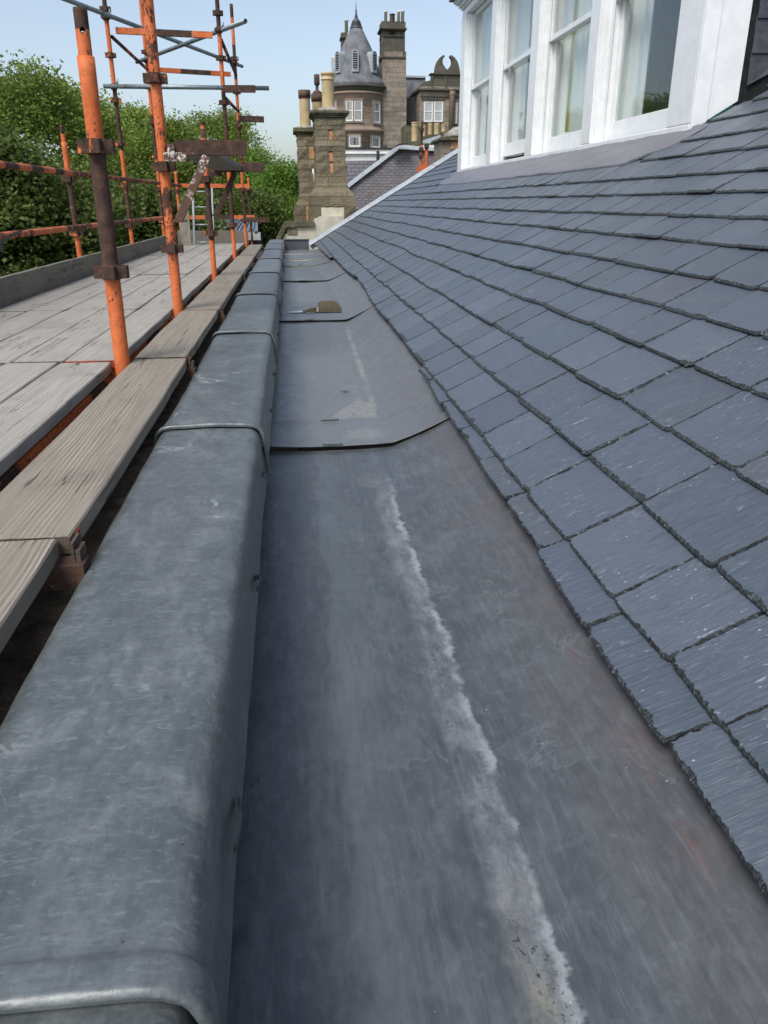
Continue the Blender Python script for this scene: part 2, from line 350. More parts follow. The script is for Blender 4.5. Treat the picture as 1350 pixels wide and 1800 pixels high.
def ashlar(name, c1, c2, mortar, bw, bh, off=(0, 0, 0), blotch=(.05, .05, .035), bl=.45, bd=.02, msize=.02, sw=False):
    g = G(name, .9, .2)
    x, y, z = g.sep()
    cv = g.n.new("ShaderNodeCombineXYZ"); g.l.new(y if sw else x, cv.inputs[0]); g.l.new(z, cv.inputs[1])
    mp = g.mp((1, 1, 1), loc=off, src=cv.outputs[0])
    br = g.n.new("ShaderNodeTexBrick"); g.l.new(mp, br.inputs['Vector'])
    br.inputs['Scale'].default_value = 1; br.inputs['Brick Width'].default_value = bw; br.inputs['Row Height'].default_value = bh
    br.inputs['Mortar Size'].default_value = msize * bh; br.inputs['Mortar Smooth'].default_value = .3; br.inputs['Bias'].default_value = 0
    br.inputs['Color1'].default_value = (*c1, 1); br.inputs['Color2'].default_value = (*c2, 1); br.inputs['Mortar'].default_value = (*mortar, 1)
    n = g.noise(1.1 / bh, 6, .7); f = g.noise(5 / bh, 6, .7)
    c = g.mix(g.ss(n, .42, .68, 0, bl), br.outputs[0], blotch)
    c = g.mix(g.ss(f, .45, .75, 0, .55), c, tuple(v * .45 for v in c1))
    h = g.math('SUBTRACT', g.math('ADD', g.math('MULTIPLY', n, .8), f), g.math('MULTIPLY', br.outputs['Fac'], 1.0))
    M[name] = g.out(c, None, g.bump(h, .8, bd))
ashlar('rubble_stone', (.26, .22, .15), (.15, .13, .09), (.085, .08, .06), .9, .225, blotch=(.075, .08, .04), bd=.05)
ashlar('tower_stone', (.34, .285, .23), (.20, .178, .15), (.11, .1, .085), .95, .36, blotch=(.085, .08, .065), bl=.5, bd=.03)
ashlar('tower_stone_warm', (.33, .245, .19), (.26, .20, .16), (.15, .12, .10), 1.2, .45, blotch=(.12, .105, .085), bl=.3, bd=.03)
ashlar('weathered_stone', (.13, .12, .095), (.095, .09, .072), (.06, .06, .05), 1.2, .5, blotch=(.05, .05, .04), bl=.5, bd=.03)
ashlar('far_slate', (.105, .10, .115), (.16, .155, .17), (.05, .05, .055), .34, .15, blotch=(.15, .145, .155), bl=.35, bd=.012, msize=.09)
ashlar('near_far_slate', (.14, .135, .142), (.19, .183, .19), (.08, .078, .082), .19, .085, blotch=(.2, .19, .2), bl=.35, bd=.012, msize=.11)
ashlar('cheek_slate', (.055, .065, .08), (.08, .09, .11), (.008, .008, .01), .36, .20, off=(.12, .05, 0), blotch=(.06, .07, .085), bl=.3, bd=.01, msize=.06)
plain('moss_stone', (.115, .11, .07), .95, .2, .4, 5, .8, .03)
plain('orange_pinning', (.46, .25, .13), .9, .2, .35, 8, .6, .02)
plain('harling', (.56, .53, .43), .95, .2, .12, 5, .9, .02)
plain('pot_clay', (.50, .38, .21), .8, .3, .15, 4, .2, .01)
plain('pot_sooty', (.09, .055, .04), .8, .3, .5, 9, .3, .01)
plain('pale_render', (.70, .70, .68), .8, .3, .1, 2, .2, .01)
plain('lead_bright', (.36, .40, .43), .45, .5, .12, 5, .3, .006)
plain('lead_dark', (.06, .068, .078), .5, .5, .25, 8, .4, .006)
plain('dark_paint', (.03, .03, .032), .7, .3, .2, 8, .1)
plain('mortar_flaunch', (.42, .40, .35), .95, .2, .3, 9, 1.0, .03)
plain('blue_sheet', (.16, .20, .24), .5, .5, .15, 4, .1)
plain('grass_ground', (.05, .07, .03), .95, .1, .4, .8, .5, .05)
plain('black_plastic', (.012, .012, .013), .4, .5, .1, 8, .1)
plain('green_membrane', (.0, .16, .11), .5, .4, .1, 8, .1)
plain('moss', (.06, .065, .02), .95, .1, .5, 60, 1, .01)
plain('alu', (.26, .28, .29), .4, .5, .1, 10, .1, .002, .3)
plain('tower_roof', (.15, .16, .17), .8, .3, .35, 1.6, .8, .05)
plain('far_glass', (.06, .07, .08), .15, .6, .4, 3, .0)
plain('net_curtain', (.42, .44, .44), .9, .1, .12, .8, .1)
def water():
    g = G('rain_water', .03, .5)
    n = g.noise(30, 3, .5)
    g.b.inputs['Transmission Weight'].default_value = 0.0
    M['rain_water'] = g.out((.030, .026, .020), .04, g.bump(n, .03, .002), .9)
water()
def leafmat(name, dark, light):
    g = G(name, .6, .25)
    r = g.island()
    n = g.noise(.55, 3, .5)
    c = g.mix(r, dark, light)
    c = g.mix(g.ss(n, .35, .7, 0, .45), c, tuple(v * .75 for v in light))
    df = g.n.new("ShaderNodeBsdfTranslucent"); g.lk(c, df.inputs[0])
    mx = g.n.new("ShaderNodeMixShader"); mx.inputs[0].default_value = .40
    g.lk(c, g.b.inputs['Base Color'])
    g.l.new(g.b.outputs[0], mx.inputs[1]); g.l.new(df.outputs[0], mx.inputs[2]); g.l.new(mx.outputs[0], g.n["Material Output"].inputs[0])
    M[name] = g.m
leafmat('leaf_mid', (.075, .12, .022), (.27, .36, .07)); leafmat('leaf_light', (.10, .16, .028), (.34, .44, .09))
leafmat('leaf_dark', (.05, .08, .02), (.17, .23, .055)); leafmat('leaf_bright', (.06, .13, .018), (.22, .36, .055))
plain('bark', (.08, .07, .055), .95, .1, .4, 4, .8, .03)

# ------------------------------------------------------------------ mesh helpers
class MB:
    def __init__(s): s.v = []; s.f = []; s.mi = []; s.sm = []; s.attr = []; s.pv = 0.0
    def vert(s, p): s.v.append(tuple(p)); s.attr.append(s.pv); return len(s.v) - 1
    def face(s, idx, mi=0, smooth=False): s.f.append(tuple(idx)); s.mi.append(mi); s.sm.append(smooth)
    def poly(s, pts, mi=0): s.face([s.vert(p) for p in pts], mi)
    def box(s, a, b, mi=0, M4=None):
        x0, y0, z0 = a; x1, y1, z1 = b
        P = [Vector(p) for p in ((x0, y0, z0), (x1, y0, z0), (x1, y1, z0), (x0, y1, z0), (x0, y0, z1), (x1, y0, z1), (x1, y1, z1), (x0, y1, z1))]
        if M4: P = [M4 @ p for p in P]
        k = [s.vert(p) for p in P]
        for q in ((0, 3, 2, 1), (4, 5, 6, 7), (0, 1, 5, 4), (1, 2, 6, 5), (2, 3, 7, 6), (3, 0, 4, 7)): s.face([k[i] for i in q], mi)
    def bar(s, p, q, w, h, mi=0, up=(0, 0, 1)):
        "box of width w, height h from p to q"
        p = Vector(p); q = Vector(q); d = (q - p); L = d.length; d.normalize()
        side = d.cross(Vector(up)).normalized(); u = side.cross(d)
        m = Matrix((side, d, u)).transposed().to_4x4(); m.translation = p
        s.box((-w / 2, 0, -h / 2), (w / 2, L, h / 2), mi, m)
    def tube(s, p, q, r, n=16, mi=0, wall=0.004, paint=None, r2=None, step=.05, cap=False):
        "open tube with wall thickness, rings every step; paint(t in metres)->0..1"
        p = Vector(p); q = Vector(q); d = q - p; L = d.length; d.normalize()
        a = d.orthogonal().normalized(); b = d.cross(a)
        r2 = r if r2 is None else r2
        K = max(1, int(L / step)) if paint else 1
        rings = []
        for k in range(K + 1):
            t = k / K; rr = r + (r2 - r) * t; s.pv = paint(t * L) if paint else 0.0
            rings.append([s.vert(p + d * (L * t) + (a * cos(2 * pi * i / n) + b * sin(2 * pi * i / n)) * rr) for i in range(n)])
        for k in range(K):
            for i in range(n): s.face((rings[k][i], rings[k][(i + 1) % n], rings[k + 1][(i + 1) % n], rings[k + 1][i]), mi, True)
        if cap or wall <= 0:
            s.face(rings[0][::-1], mi); s.face(rings[-1], mi)
        else:
            for e, ring, sg in ((0, rings[0], 1), (L, rings[-1], -1)):
                rr = (r if e == 0 else r2) - wall
                i0 = [s.vert(p + d * e + (a * cos(2 * pi * i / n) + b * sin(2 * pi * i / n)) * rr) for i in range(n)]
                i1 = [s.vert(p + d * (e + sg * .12) + (a * cos(2 * pi * i / n) + b * sin(2 * pi * i / n)) * rr) for i in range(n)]
                for i in range(n):
                    j = (i + 1) % n
                    s.face((ring[i], ring[j], i0[j], i0[i]) if sg < 0 else (ring[j], ring[i], i0[i], i0[j]), mi)
                    s.face((i0[i], i0[j], i1[j], i1[i]) if sg < 0 else (i0[j], i0[i], i1[i], i1[j]), mi, True)
                s.face(i1 if sg < 0 else i1[::-1], mi)
        s.pv = 0.0
    def lathe(s, c, prof, n=24, mi=0, a0=0.0, a1=2 * pi, smooth=True):
        "prof: list of (r, z) about vertical axis at c"
        c = Vector(c); closed = abs(a1 - a0 - 2 * pi) < 1e-6
        m = n if closed else n + 1; rows = []
        for r, z in prof:
            rows.append([s.vert((c.x + r * cos(a0 + (a1 - a0) * i / n), c.y + r * sin(a0 + (a1 - a0) * i / n), c.z + z)) for i in range(m)])
        for k in range(len(prof) - 1):
            for i in range(n):
                j = (i + 1) % m
                s.face((rows[k][i], rows[k][j], rows[k + 1][j], rows[k + 1][i]), mi, smooth)
        if closed:
            if prof[0][0] > 1e-4: s.face(rows[0][::-1], mi)
            if prof[-1][0] > 1e-4: s.face(rows[-1], mi)
    def prism(s, pts, d, mi=0, mi_side=None):
        "polygon pts extruded by vector d"
        d = Vector(d); a = [s.vert(p) for p in pts]; b = [s.vert(Vector(p) + d) for p in pts]; n = len(pts)
        s.face(a, mi); s.face(b[::-1], mi)
        for i in range(n): s.face((a[i], b[i], b[(i + 1) % n], a[(i + 1) % n]), mi if mi_side is None else mi_side)
    def build(s, name, mats, parent=None, loc=None, fix=False, bevel=0.0, attr=False):
        me = bpy.data.meshes.new(name)
        base = Vector(loc) if loc is not None else (world_of(parent) if parent is not None else Vector((0, 0, 0)))
        vs = [(x - base.x, y - base.y, z - base.z) for x, y, z in s.v]
        me.from_pydata(vs, [], s.f); me.polygons.foreach_set('material_index', s.mi); me.polygons.foreach_set('use_smooth', s.sm)
        for m in (mats if isinstance(mats, (list, tuple)) else [mats]): me.materials.append(M[m])
        if attr:
            at_ = me.attributes.new('paint', 'FLOAT', 'POINT'); at_.data.foreach_set('value', s.attr)
        if fix:
            import bmesh
            bm = bmesh.new(); bm.from_mesh(me); bmesh.ops.recalc_face_normals(bm, faces=bm.faces); bm.to_mesh(me); bm.free()
        me.update()
        o = bpy.data.objects.new(name, me); scene.collection.objects.link(o)
        if parent is not None:
            o.parent = parent
            pb = world_of(parent); o.location = base - pb
        else: o.location = base
        if bevel:
            bv = o.modifiers.new('bevel', 'BEVEL'); bv.width = bevel; bv.segments = 2; bv.limit_method = 'ANGLE'; bv.angle_limit = radians(40)
        return o
def world_of(o):
    p = Vector((0, 0, 0))
    while o is not None: p += o.location; o = o.parent
    return p
def tag(o, label=None, cat=None, group=None, kind=None):
    if label: o['label'] = label
    if cat: o['category'] = cat
    if group: o['group'] = group
    if kind: o['kind'] = kind
    return o
def thing(name, loc, label, cat, group=None):
    o = bpy.data.objects.new(name, None); scene.collection.objects.link(o); o.location = loc
    o.empty_display_size = .1
    return tag(o, label, cat, group)
Z = lambda z: z + ZC
def nz(x, y=0, z=0): return noise.noise(Vector((x, y, z)))

# ================================================================== OUR ROOF
house = thing('stone_house', (0, 0, 0), 'slate-roofed stone house with lead parapet gutter and white painted dormer, filling the foreground', 'house')
def lerp(x, xs, ys): return float(np.interp(x, xs, ys))
T30 = radians(30); CS, SN = cos(T30), sin(T30)
def roof_z(X): return -.9 + (X - .603) * tan(T30)
def rp(y, s, n=0.0):
    "point on the roof: y along eaves, s up the slope, n off the slope"
    return Vector((.603 + s * CS - n * SN, y, Z(-.9 + s * SN + n * CS)))
YE = 17.5
CAPZ = lambda y: lerp(y, [0, 8, 17.5], [-.67, -.67, -.72])
# --- masonry below the lead
m = MB()
m.box((-.40, -2, 0), (-.20, 20.0, Z(-.86)))                                # parapet wall
m.box((-.78, -2, Z(-1.5)), (-.401, 20.0, Z(-1.0)))                        # cornice ledge
m.box((-.45, -2, Z(-.98)), (-.402, 17.5, Z(-.80)))
m.build('parapet_wall', 'dark_masonry', house, bevel=.01)
m = MB(); m.box((-.199, -2, 0), (8.0, 20.2, Z(-1.35))); m.build('wall', 'rubble_stone', house)

# --- lead capping, one sheet per bay
capY = [-1.4, .494, 2.42, 4.36, 6.32, 8.4, 10.78, 13.3, 15.3, 17.5]
prof = [(-.447, -.17), (-.445, -.07), (-.442, -.035), (-.436, -.015), (-.424, -.004), (-.405, 0), (-.37, .001), (-.33, .002), (-.29, .003), (-.25, .003), (-.21, .002),
        (-.165, .001), (-.148, -.002), (-.136, -.008), (-.127, -.018), (-.1215, -.032), (-.1185, -.055), (-.115, -.10), (-.109, -.168)]
def cap_sheet(k, y0, y1):
    mb = MB(); near = y0 < 5
    st = .022 if near else .06
    ys = [y0 + .0] + [y0 + j for j in (.002, .005, .010, .014, .020, .030, .042, .052, .056, .060, .064)] + list(np.arange(y0 + .066 + st, y1 - .01, st)) + [y1 + .05]
    amp = 1.0
    bead = .006 if k != 1 else .009; bl = .014 if k != 1 else .045
    rows = []
    for y in ys:
        t = y - y0
        lift = .010 * math.exp(-max(0, t - .02) / .10)
        if k == 1: lift += bead * max(0, min(1, (t + .003) / .008, (bl + .007 - t) / .008))
        elif t < bl: lift += bead * sqrt(max(0, 1 - ((t - bl * .5) / (bl * .5)) ** 2)) if t > 0 else 0
        if y > y1 - .001: lift -= .006
        row = []
        for i, (px_, pz) in enumerate(prof):
            u = i / (len(prof) - 1)
            a, b = prof[max(0, i - 1)], prof[min(len(prof) - 1, i + 1)]
            nx, nzv = -(b[1] - a[1]), (b[0] - a[0]); L = hypot(nx, nzv); nx /= L; nzv /= L
            w = (nz(px_ * 9 + k * 7, y * 7, pz * 9) * .0018 + nz(px_ * 26, y * 23 + k, pz * 24) * .0008) + nz(px_ * 3 + k, y * 1.7, 3) * .002
            if pz > -.03: pass
            wob = nz(k * 3.1, y * 2.3, u * 2) * .0025
            row.append(mb.vert((px_ + nx * (lift + w) + wob, y, Z(CAPZ(y) + pz + nzv * (lift + w)))))
        rows.append(row)
    for a, b in zip(rows, rows[1:]):
        for i in range(len(prof) - 1): mb.face((a[i], a[i + 1], b[i + 1], b[i]), 0, True)
    # turned-under near edge
    e = [mb.vert(Vector(mb.v[i]) + Vector((0, .001, 0)) + (Vector((0, 0, -.006)) if 2 < n_ < 14 else Vector((-.006 if n_ > 8 else .006, 0, 0)))) for n_, i in enumerate(rows[0])]
    e2 = [mb.vert(Vector(mb.v[i]) + Vector((0, .03, 0))) for i in e]
    for i in range(len(prof) - 1): mb.face((e2[i], e2[i + 1], e[i + 1], e[i]), 0, False)
    for i in range(len(prof) - 1): mb.face((e[i], e[i + 1], rows[0][i + 1], rows[0][i]), 0, False)
    return mb.build('lead_capping', 'lead_cap', house)
caps = [cap_sheet(k, a, b) for k, (a, b) in enumerate(zip(capY, capY[1:]))]
# bent lead clips holding the drip edge
for y, z in ((.83, -.76), (1.57, -.77), (2.28, -.76), (3.2, -.79), (3.9, -.78), (5.2, -.78), (6.9, -.79)):
    mb = MB(); k = 10
    for i in range(k):
        t0, t1 = i / k, (i + 1) / k
        f = lambda t: (-.104 + .006 * sin(pi * t) - .004 * t, y + (t - .5) * .12, Z(z - .03 * t * t - .01))
        mb.bar(f(t0), f(t1), .003, .012)
    mb.build('lead_clip', 'lead_dark', house)

# --- lead gutter sheets
lapY = [-1.4, 3.32, 7.2, 10.9, 13.35, 14.6, 16.2, 17.6]
gH = [1.03, 1.012, .995, .98, .965, .95, .94]
def foldX(y): return lerp(y, [-1.4, 1.0, 3.3, 7.2, 10.9, 13.3, 14.5, 17.6], [.375, .385, .425, .495, .492, .35, .25, .29])
eaveP = [(-2, .612), (.8, .615), (1.36, .618), (1.83, .637), (2.9, .654), (3.88, .670), (4.2, .672), (5.5, .701), (6.95, .706), (8.2, .738), (9.2, .755), (9.8, .73), (10.8, .69), (12.3, .668), (14.5, .638), (16.8, .613), (19.9, .562)]
def eaveX(y): return lerp(y, [p[0] for p in eaveP], [p[1] for p in eaveP])
def gutter_section(y, h):
    xf = foldX(y); xe = max(xf + .12, lerp(y, [0, 4, 6, 9, 13, 20], [.66, .70, .74, .79, .72, .64])); ze = roof_z(xe) - .05
    fl = [(-.24, -h + .004), (-.19, -h + .001)] + [(-.19 + (xf - .03 + .19) * t, -h - .004 * sin(pi * t)) for t in [j / 12 for j in range(1, 13)]]
    sl = (ze + h) / (xe - xf)
    for t in (.25, .5, .75, 1.0):
        q = (t * .06) ** 2 / (2 * .06)
        fl.append((xf - .03 + t * .06, -h + sl * q))
    x0, z0 = fl[-1]
    for t in [j / 9 for j in range(1, 10)]:
        x = x0 + (xe - x0) * t; z = z0 + (ze - z0) * t - .006 * sin(pi * t)
        fl.append((x, z))
    fl.append((xe + .12, ze + .12 * tan(T30))); fl.append((xe + .35, ze + .35 * tan(T30)))
    return fl
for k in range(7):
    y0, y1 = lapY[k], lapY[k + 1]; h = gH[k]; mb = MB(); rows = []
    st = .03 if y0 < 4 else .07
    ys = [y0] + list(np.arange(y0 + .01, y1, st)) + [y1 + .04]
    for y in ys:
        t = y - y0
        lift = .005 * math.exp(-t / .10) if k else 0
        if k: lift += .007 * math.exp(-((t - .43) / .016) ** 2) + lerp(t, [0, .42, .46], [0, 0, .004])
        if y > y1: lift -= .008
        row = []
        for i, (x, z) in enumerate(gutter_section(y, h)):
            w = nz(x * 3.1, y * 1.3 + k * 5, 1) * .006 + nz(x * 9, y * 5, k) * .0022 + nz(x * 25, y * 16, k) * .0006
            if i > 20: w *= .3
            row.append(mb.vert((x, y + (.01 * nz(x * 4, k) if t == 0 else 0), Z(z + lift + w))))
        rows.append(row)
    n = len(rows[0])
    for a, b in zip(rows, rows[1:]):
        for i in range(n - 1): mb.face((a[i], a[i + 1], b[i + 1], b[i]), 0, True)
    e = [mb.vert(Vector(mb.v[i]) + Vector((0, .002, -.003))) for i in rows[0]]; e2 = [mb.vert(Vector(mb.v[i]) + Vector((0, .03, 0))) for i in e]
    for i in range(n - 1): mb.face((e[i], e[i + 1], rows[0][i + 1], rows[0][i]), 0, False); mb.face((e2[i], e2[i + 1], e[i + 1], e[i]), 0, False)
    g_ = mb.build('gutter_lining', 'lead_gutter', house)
    if 0 < k < 5:
        for (cy, cxx) in ((y0 + .435, .16), (y0 + .012, .15)):
            c = MB(); zz = Z(-h + .004)
            c.box((cxx - .045, cy - .012, zz), (cxx + .045, cy + .012, zz + .009)); c.build('lead_tack', 'lead_gutter', g_, bevel=.004)
# end upstand of the gutter
m = MB(); m.box((-.12, 17.56, Z(-1.0)), (.40, 17.62, Z(-.735))); m.box((-.13, 17.54, Z(-.735)), (.41, 17.8, Z(-.72)))
m.build('gutter_end_upstand', 'lead_dark', house, bevel=.008)

# --- slates
X_ = [None, .702, .884, 1.076, 1.285, 1.467, 1.655, 1.852, 2.034, 2.226, 2.412, 2.641, 2.853, 3.10, 3.31, 3.52, 3.72, 3.92, 4.11, 4.30, 4.48, 4.66]
def cX(y): return lerp(y, [-1, 2, 4.0, 6.95, 8.2, 9.2, 9.8, 10.8, 12.3, 14.7, 19.7], [.703, .700, .703, .708, .738, .755, .735, .712, .706, .702, .712])
def courseX(i, y):
    if i == 0: return eaveX(y)
    if i == 1: return cX(y)
    w = .007 * nz(i * 1.7, y * .55, 4) * (1.6 if i in (3, 4) else 1)
    if y > 8: w += .012 * nz(i * .9, y * .8, 9)
    return X_[i] + w
sl = MB()
def slate(y0, y1, i, lift, tw, last=False):
    ym = (y0 + y1) / 2; d = hypot(max(.5, y0), 1)
    fx = lambda y: (courseX(i, y) - .603) / CS
    nxt = (courseX(i + 1, ym) - .603) / CS; e = nxt - fx(ym)
    S1 = nxt + .05
    t = .0095 * random.uniform(.85, 1.2); nb = .009 + lift
    step = .005 if ym < 2.6 else .010 if ym < 5 else .03 if ym < 9 else .07
    jag = .0022 if ym < 9 else .004
    skew = random.uniform(-.006, .006); drop = random.uniform(-.005, .006)
    cut = random.uniform(.0, .022) if random.random() < .25 else random.uniform(.003, .009)
    cut2 = random.uniform(.0, .02) if random.random() < .2 else random.uniform(.003, .008)
    sd = random.random() * 100
    def bot(u):    # u 0..1 from y0 to y1
        y = y0 + (y1 - y0) * u
        s = fx(y) - drop + skew * (u - .5) * 2 + jag * (nz(u * (y1 - y0) * 70, sd) + .6 * nz(u * (y1 - y0) * 220, sd)) + random.uniform(-1, 1) * jag * .35
        s += cut * max(0, 1 - u * (y1 - y0) / .022) + cut2 * max(0, 1 - (1 - u) * (y1 - y0) / .022)
        return y, s
    NB = max(3, int((y1 - y0) / step)); NS = max(3, int((S1 - fx(ym)) / step * .7))
    out = []; ins = []
    W = random.uniform(.0045, .009) if ym < 2.6 else random.uniform(.008, .013)
    if random.random() < .18: W *= 1.6
    for k in range(NB + 1):
        u = k / NB; y, s = bot(u); out.append((y, s)); c = min(1, min(u, 1 - u) * (y1 - y0) / .02)
        big = max(0, nz(u * (y1 - y0) * 13, sd, 5) - .15) * .022
        rg = .5 + .5 * nz(u * (y1 - y0) * 90, sd, 3) + .45 * nz(u * (y1 - y0) * 260, sd, 4)
        ins.append((y + (.5 - u) * 2 * .004 * (1 - c), s + W * (.45 + 1.1 * max(0, rg)) + big))
    sb0, sb1 = out[0][1], out[-1][1]
    sideL, sideR = [], []
    wl_, wr_ = random.uniform(.0015, .0045), random.uniform(.0015, .005)
    for k in range(1, NS + 1):
        v = k / NS
        y = y1 + jag * .8 * (nz(v * 9, sd, 1) + .5 * nz(v * 40, sd, 1)); s = sb1 + (S1 - sb1) * v
        sideR.append(((y, s), (y - wr_ * (.4 + 1.2 * random.random()) - .01 * max(0, nz(v * 5, sd, 7)), s)))
        y = y0 + jag * .8 * (nz(v * 9, sd, 2) + .5 * nz(v * 40, sd, 2)); s = sb0 + (S1 - sb0) * v
        sideL.append(((y, s), (y + wl_ * (.4 + 1.2 * random.random()) + .006 * max(0, nz(v * 5, sd, 8)), s)))
    ring = [(o, a) for o, a in zip(out, ins)] + sideR + sideL[::-1]
    N = len(ring); s0 = fx(ym)
    def nn(y, s, base):
        f = (s - s0) / max(e, .05)
        return base - (.0125 + lift * 1.0) * f + tw * (y - ym) * max(0, 1 - f)
    A = [sl.vert(rp(o[0], o[1], nn(*o, nb))) for o, a in ring]
    B = [sl.vert(rp(o[0] + .0005, o[1] + .001, nn(*o, nb + t * random.uniform(.25, .5)))) for o, a in ring]
    C = [sl.vert(rp(a[0], a[1], nn(*a, nb + t))) for o, a in ring]
    for k in range(N):
        j = (k + 1) % N
        top = NB + NS <= k < NB + NS + 1
        sl.face((A[k], A[j], B[j], B[k]), 1); sl.face((B[k], B[j], C[j], C[k]), 0 if top else 1)
    sl.face(C, 0)
def in_apron(y, X): return 5.95 < y < 14.7 and X > 2.60
for i in range(0, 20):
    y = -.4 - random.random() * .2
    if i == 0: brk = [-.2, .33, .66, 1.033, 1.42, 1.816, 2.185, 2.558, 2.962, 3.4, 3.85]
    elif i == 1: brk = [-.1, .28, .62, 1.0, 1.21, 1.47, 1.79, 2.168, 2.46, 2.777, 3.10, 3.50, 3.85, 4.2]
    elif i == 2: brk = [-.3, .2, .62, 1.05, 1.399, 1.769, 2.17, 2.546, 2.938, 3.368, 3.761]
    else: brk = None
    k = 0
    while y < 19.6:
        if brk:
            if k == 0: y = brk[0]
            if k + 1 < len(brk): y1 = brk[k + 1]
            else: brk = None; y1 = y + .3
        else:
            big_w = .42 if i < 4 else .39
            w = random.uniform(.25, big_w) if y < 6 else random.uniform(.2, .36)
            y1 = min(y + w, 19.66)
        k += 1
        ym = (y + y1) / 2
        Xm = courseX(i, ym) if i < 21 else 9
        skip = (i == 0 and 4.0 < ym < 13.6) or in_apron(ym, Xm) or (Xm > 3.42 and ym > 6.05 and ym < 14.9) or y1 - y < .03
        if not skip:
            g = random.uniform(.0012, .004)
            lift = random.uniform(0, .0035) + (.006 if random.random() < .06 else 0)
            slate(y + g, y1 - g, i, lift, random.uniform(-.008, .008))
        y = y1
slates = sl.build('slate_covering', ['slate', 'slate_edge'], house, fix=True)
m = MB()
for (a, b, c, d) in ((-.6, 19.7, .24, 2.4), (-.6, 5.95, 2.4, 5.4), (14.75, 19.7, 2.4, 5.4), (5.95, 14.75, 2.4, 3.05)):
    m.prism([rp(a, c, -.004), rp(b, c, -.004), rp(b, d, -.004), rp(a, d, -.004)], (0, 0, -.03))
m.build('roof_deck', 'felt', house)
# --- verge flashing at the far end
m = MB(); q = [-.14, 1.15, 2.27, 3.35, 4.45, 5.4]
for k, (a, b) in enumerate(zip(q, q[1:])):
    l = .012 + .008 * (k % 2)
    p = [(19.58, .024), (19.62, .045), (19.70, .075), (19.85, .10), (19.92, .095), (19.95, -.10)]
    rows = [[m.vert(rp(y, s, n + l * (1 if s == a else .3))) for y, n in p] for s in (a, a + .02, b)]
    for u, v in zip(rows, rows[1:]):
        for j in range(len(p) - 1): m.face((u[j], u[j + 1], v[j + 1], v[j]))
    e = [m.vert(Vector(m.v[i]) - Vector((SN * -.03, 0, CS * .03))) for i in rows[0]]
    for j in range(len(p) - 1): m.face((e[j], e[j + 1], rows[0][j + 1], rows[0][j]))
m.build('verge_flashing', 'lead_bright', house)

# --- water lying behind the second drip
wp = []
for k in range(60):
    a = 2 * pi * k / 60
    wp.append((a, 1 + .1 * nz(cos(a) * 2, sin(a) * 2)))
m = MB(); zz = Z(-.9935)
pts = [(-.04, 7.665), (.10, 7.665), (.30, 7.655), (.47, 7.66), (.475, 7.75), (.485, 7.95), (.478, 8.2), (.47, 8.45), (.44, 8.56), (.38, 8.6), (.30, 8.55), (.27, 8.42), (.255, 8.2), (.25, 8.05), (.17, 7.95), (.13, 7.84), (.07, 7.80), (.03, 7.745), (-.035, 7.70)]
m.prism([(x + .006 * nz(y * 9, x * 9), y + .02 * nz(x * 8, y * 8), zz + .012) for x, y in pts], (0, 0, -.004))
pud = m.build('puddle', 'rain_water'); tag(pud, None, None, None, 'structure')
# moss tuft and dried silt behind the first drip
m = MB(); random.seed(3)
for k in range(90):
    a = random.uniform(0, 6.28); r = random.random() * .022
    c = Vector((.275 + r * cos(a) * 1.5, 4.33 + r * sin(a), Z(-1.005) + random.random() * .012)); s_ = random.uniform(.002, .005)
    m.poly([c + Vector((random.uniform(-s_, s_), random.uniform(-s_, s_), random.uniform(-s_, s_))) for _ in range(3)])
tag(m.build('moss_tuft', 'moss', loc=(.275, 4.33, Z(-1.005))), 'tiny dark tuft of moss lying on the pale silt in the lead gutter', 'moss')
# ================================================================== DORMER
random.seed(21)
W = 'white_paint'
opens = [(12.51, 14.30), (10.442, 12.228), (8.409, 10.136), (6.477, 8.155)]   # openings between the mullions
Y0, Y1 = 6.078, 14.616
ZS, ZT = .545, 2.86
m = MB()
m.box((2.985, Y0 + .002, Z(.49)), (3.30, Y1, Z(.548)));  m.box((3.02, Y0 + .03, Z(.44)), (3.3, Y1 - .03, Z(.489)))
m.build('sill', W, house, bevel=.008)
posts = [(14.302, Y1), (12.23, 12.508), (10.138, 10.44), (8.157, 8.407), (Y0, 6.475)]
for a, b in posts:
    m = MB()
    m.box((2.99, a, Z(.551)), (3.34, b, Z(ZT)))
    n = a                                            # moulded reveal on the near side
    if a != Y0:
        m.box((3.035, a - .022, Z(.552)), (3.34, a - .001, Z(ZT)))
        m.box((3.075, a - .040, Z(.553)), (3.34, a - .023, Z(ZT)))
    m.box((3.06, b + .001, Z(.552)), (3.34, b + .02, Z(ZT)))
    m.build('mullion' if a not in (Y0, 14.302) else 'corner_post', W, house, bevel=.006)
m = MB(); m.box((3.0, Y0 + .01, Z(ZT)), (3.35, Y1, Z(2.95)))
m.build('window_head', W, house, bevel=.006)
m = MB()
for k, (o_, z0, z1) in enumerate(((.03, 2.952, 2.985), (.065, 2.987, 3.03), (.11, 3.032, 3.06), (.14, 3.062, 3.10))):
    m.box((3.0 - o_, Y0 - o_, Z(z0)), (3.9, Y1 + o_, Z(z1)))
m.build('cornice', W, house, bevel=.005)
m = MB(); m.box((2.8, Y0 - .2, Z(3.102)), (7.5, Y1 + .2, Z(3.16))); m.build('dormer_roof', 'lead_dark', house)
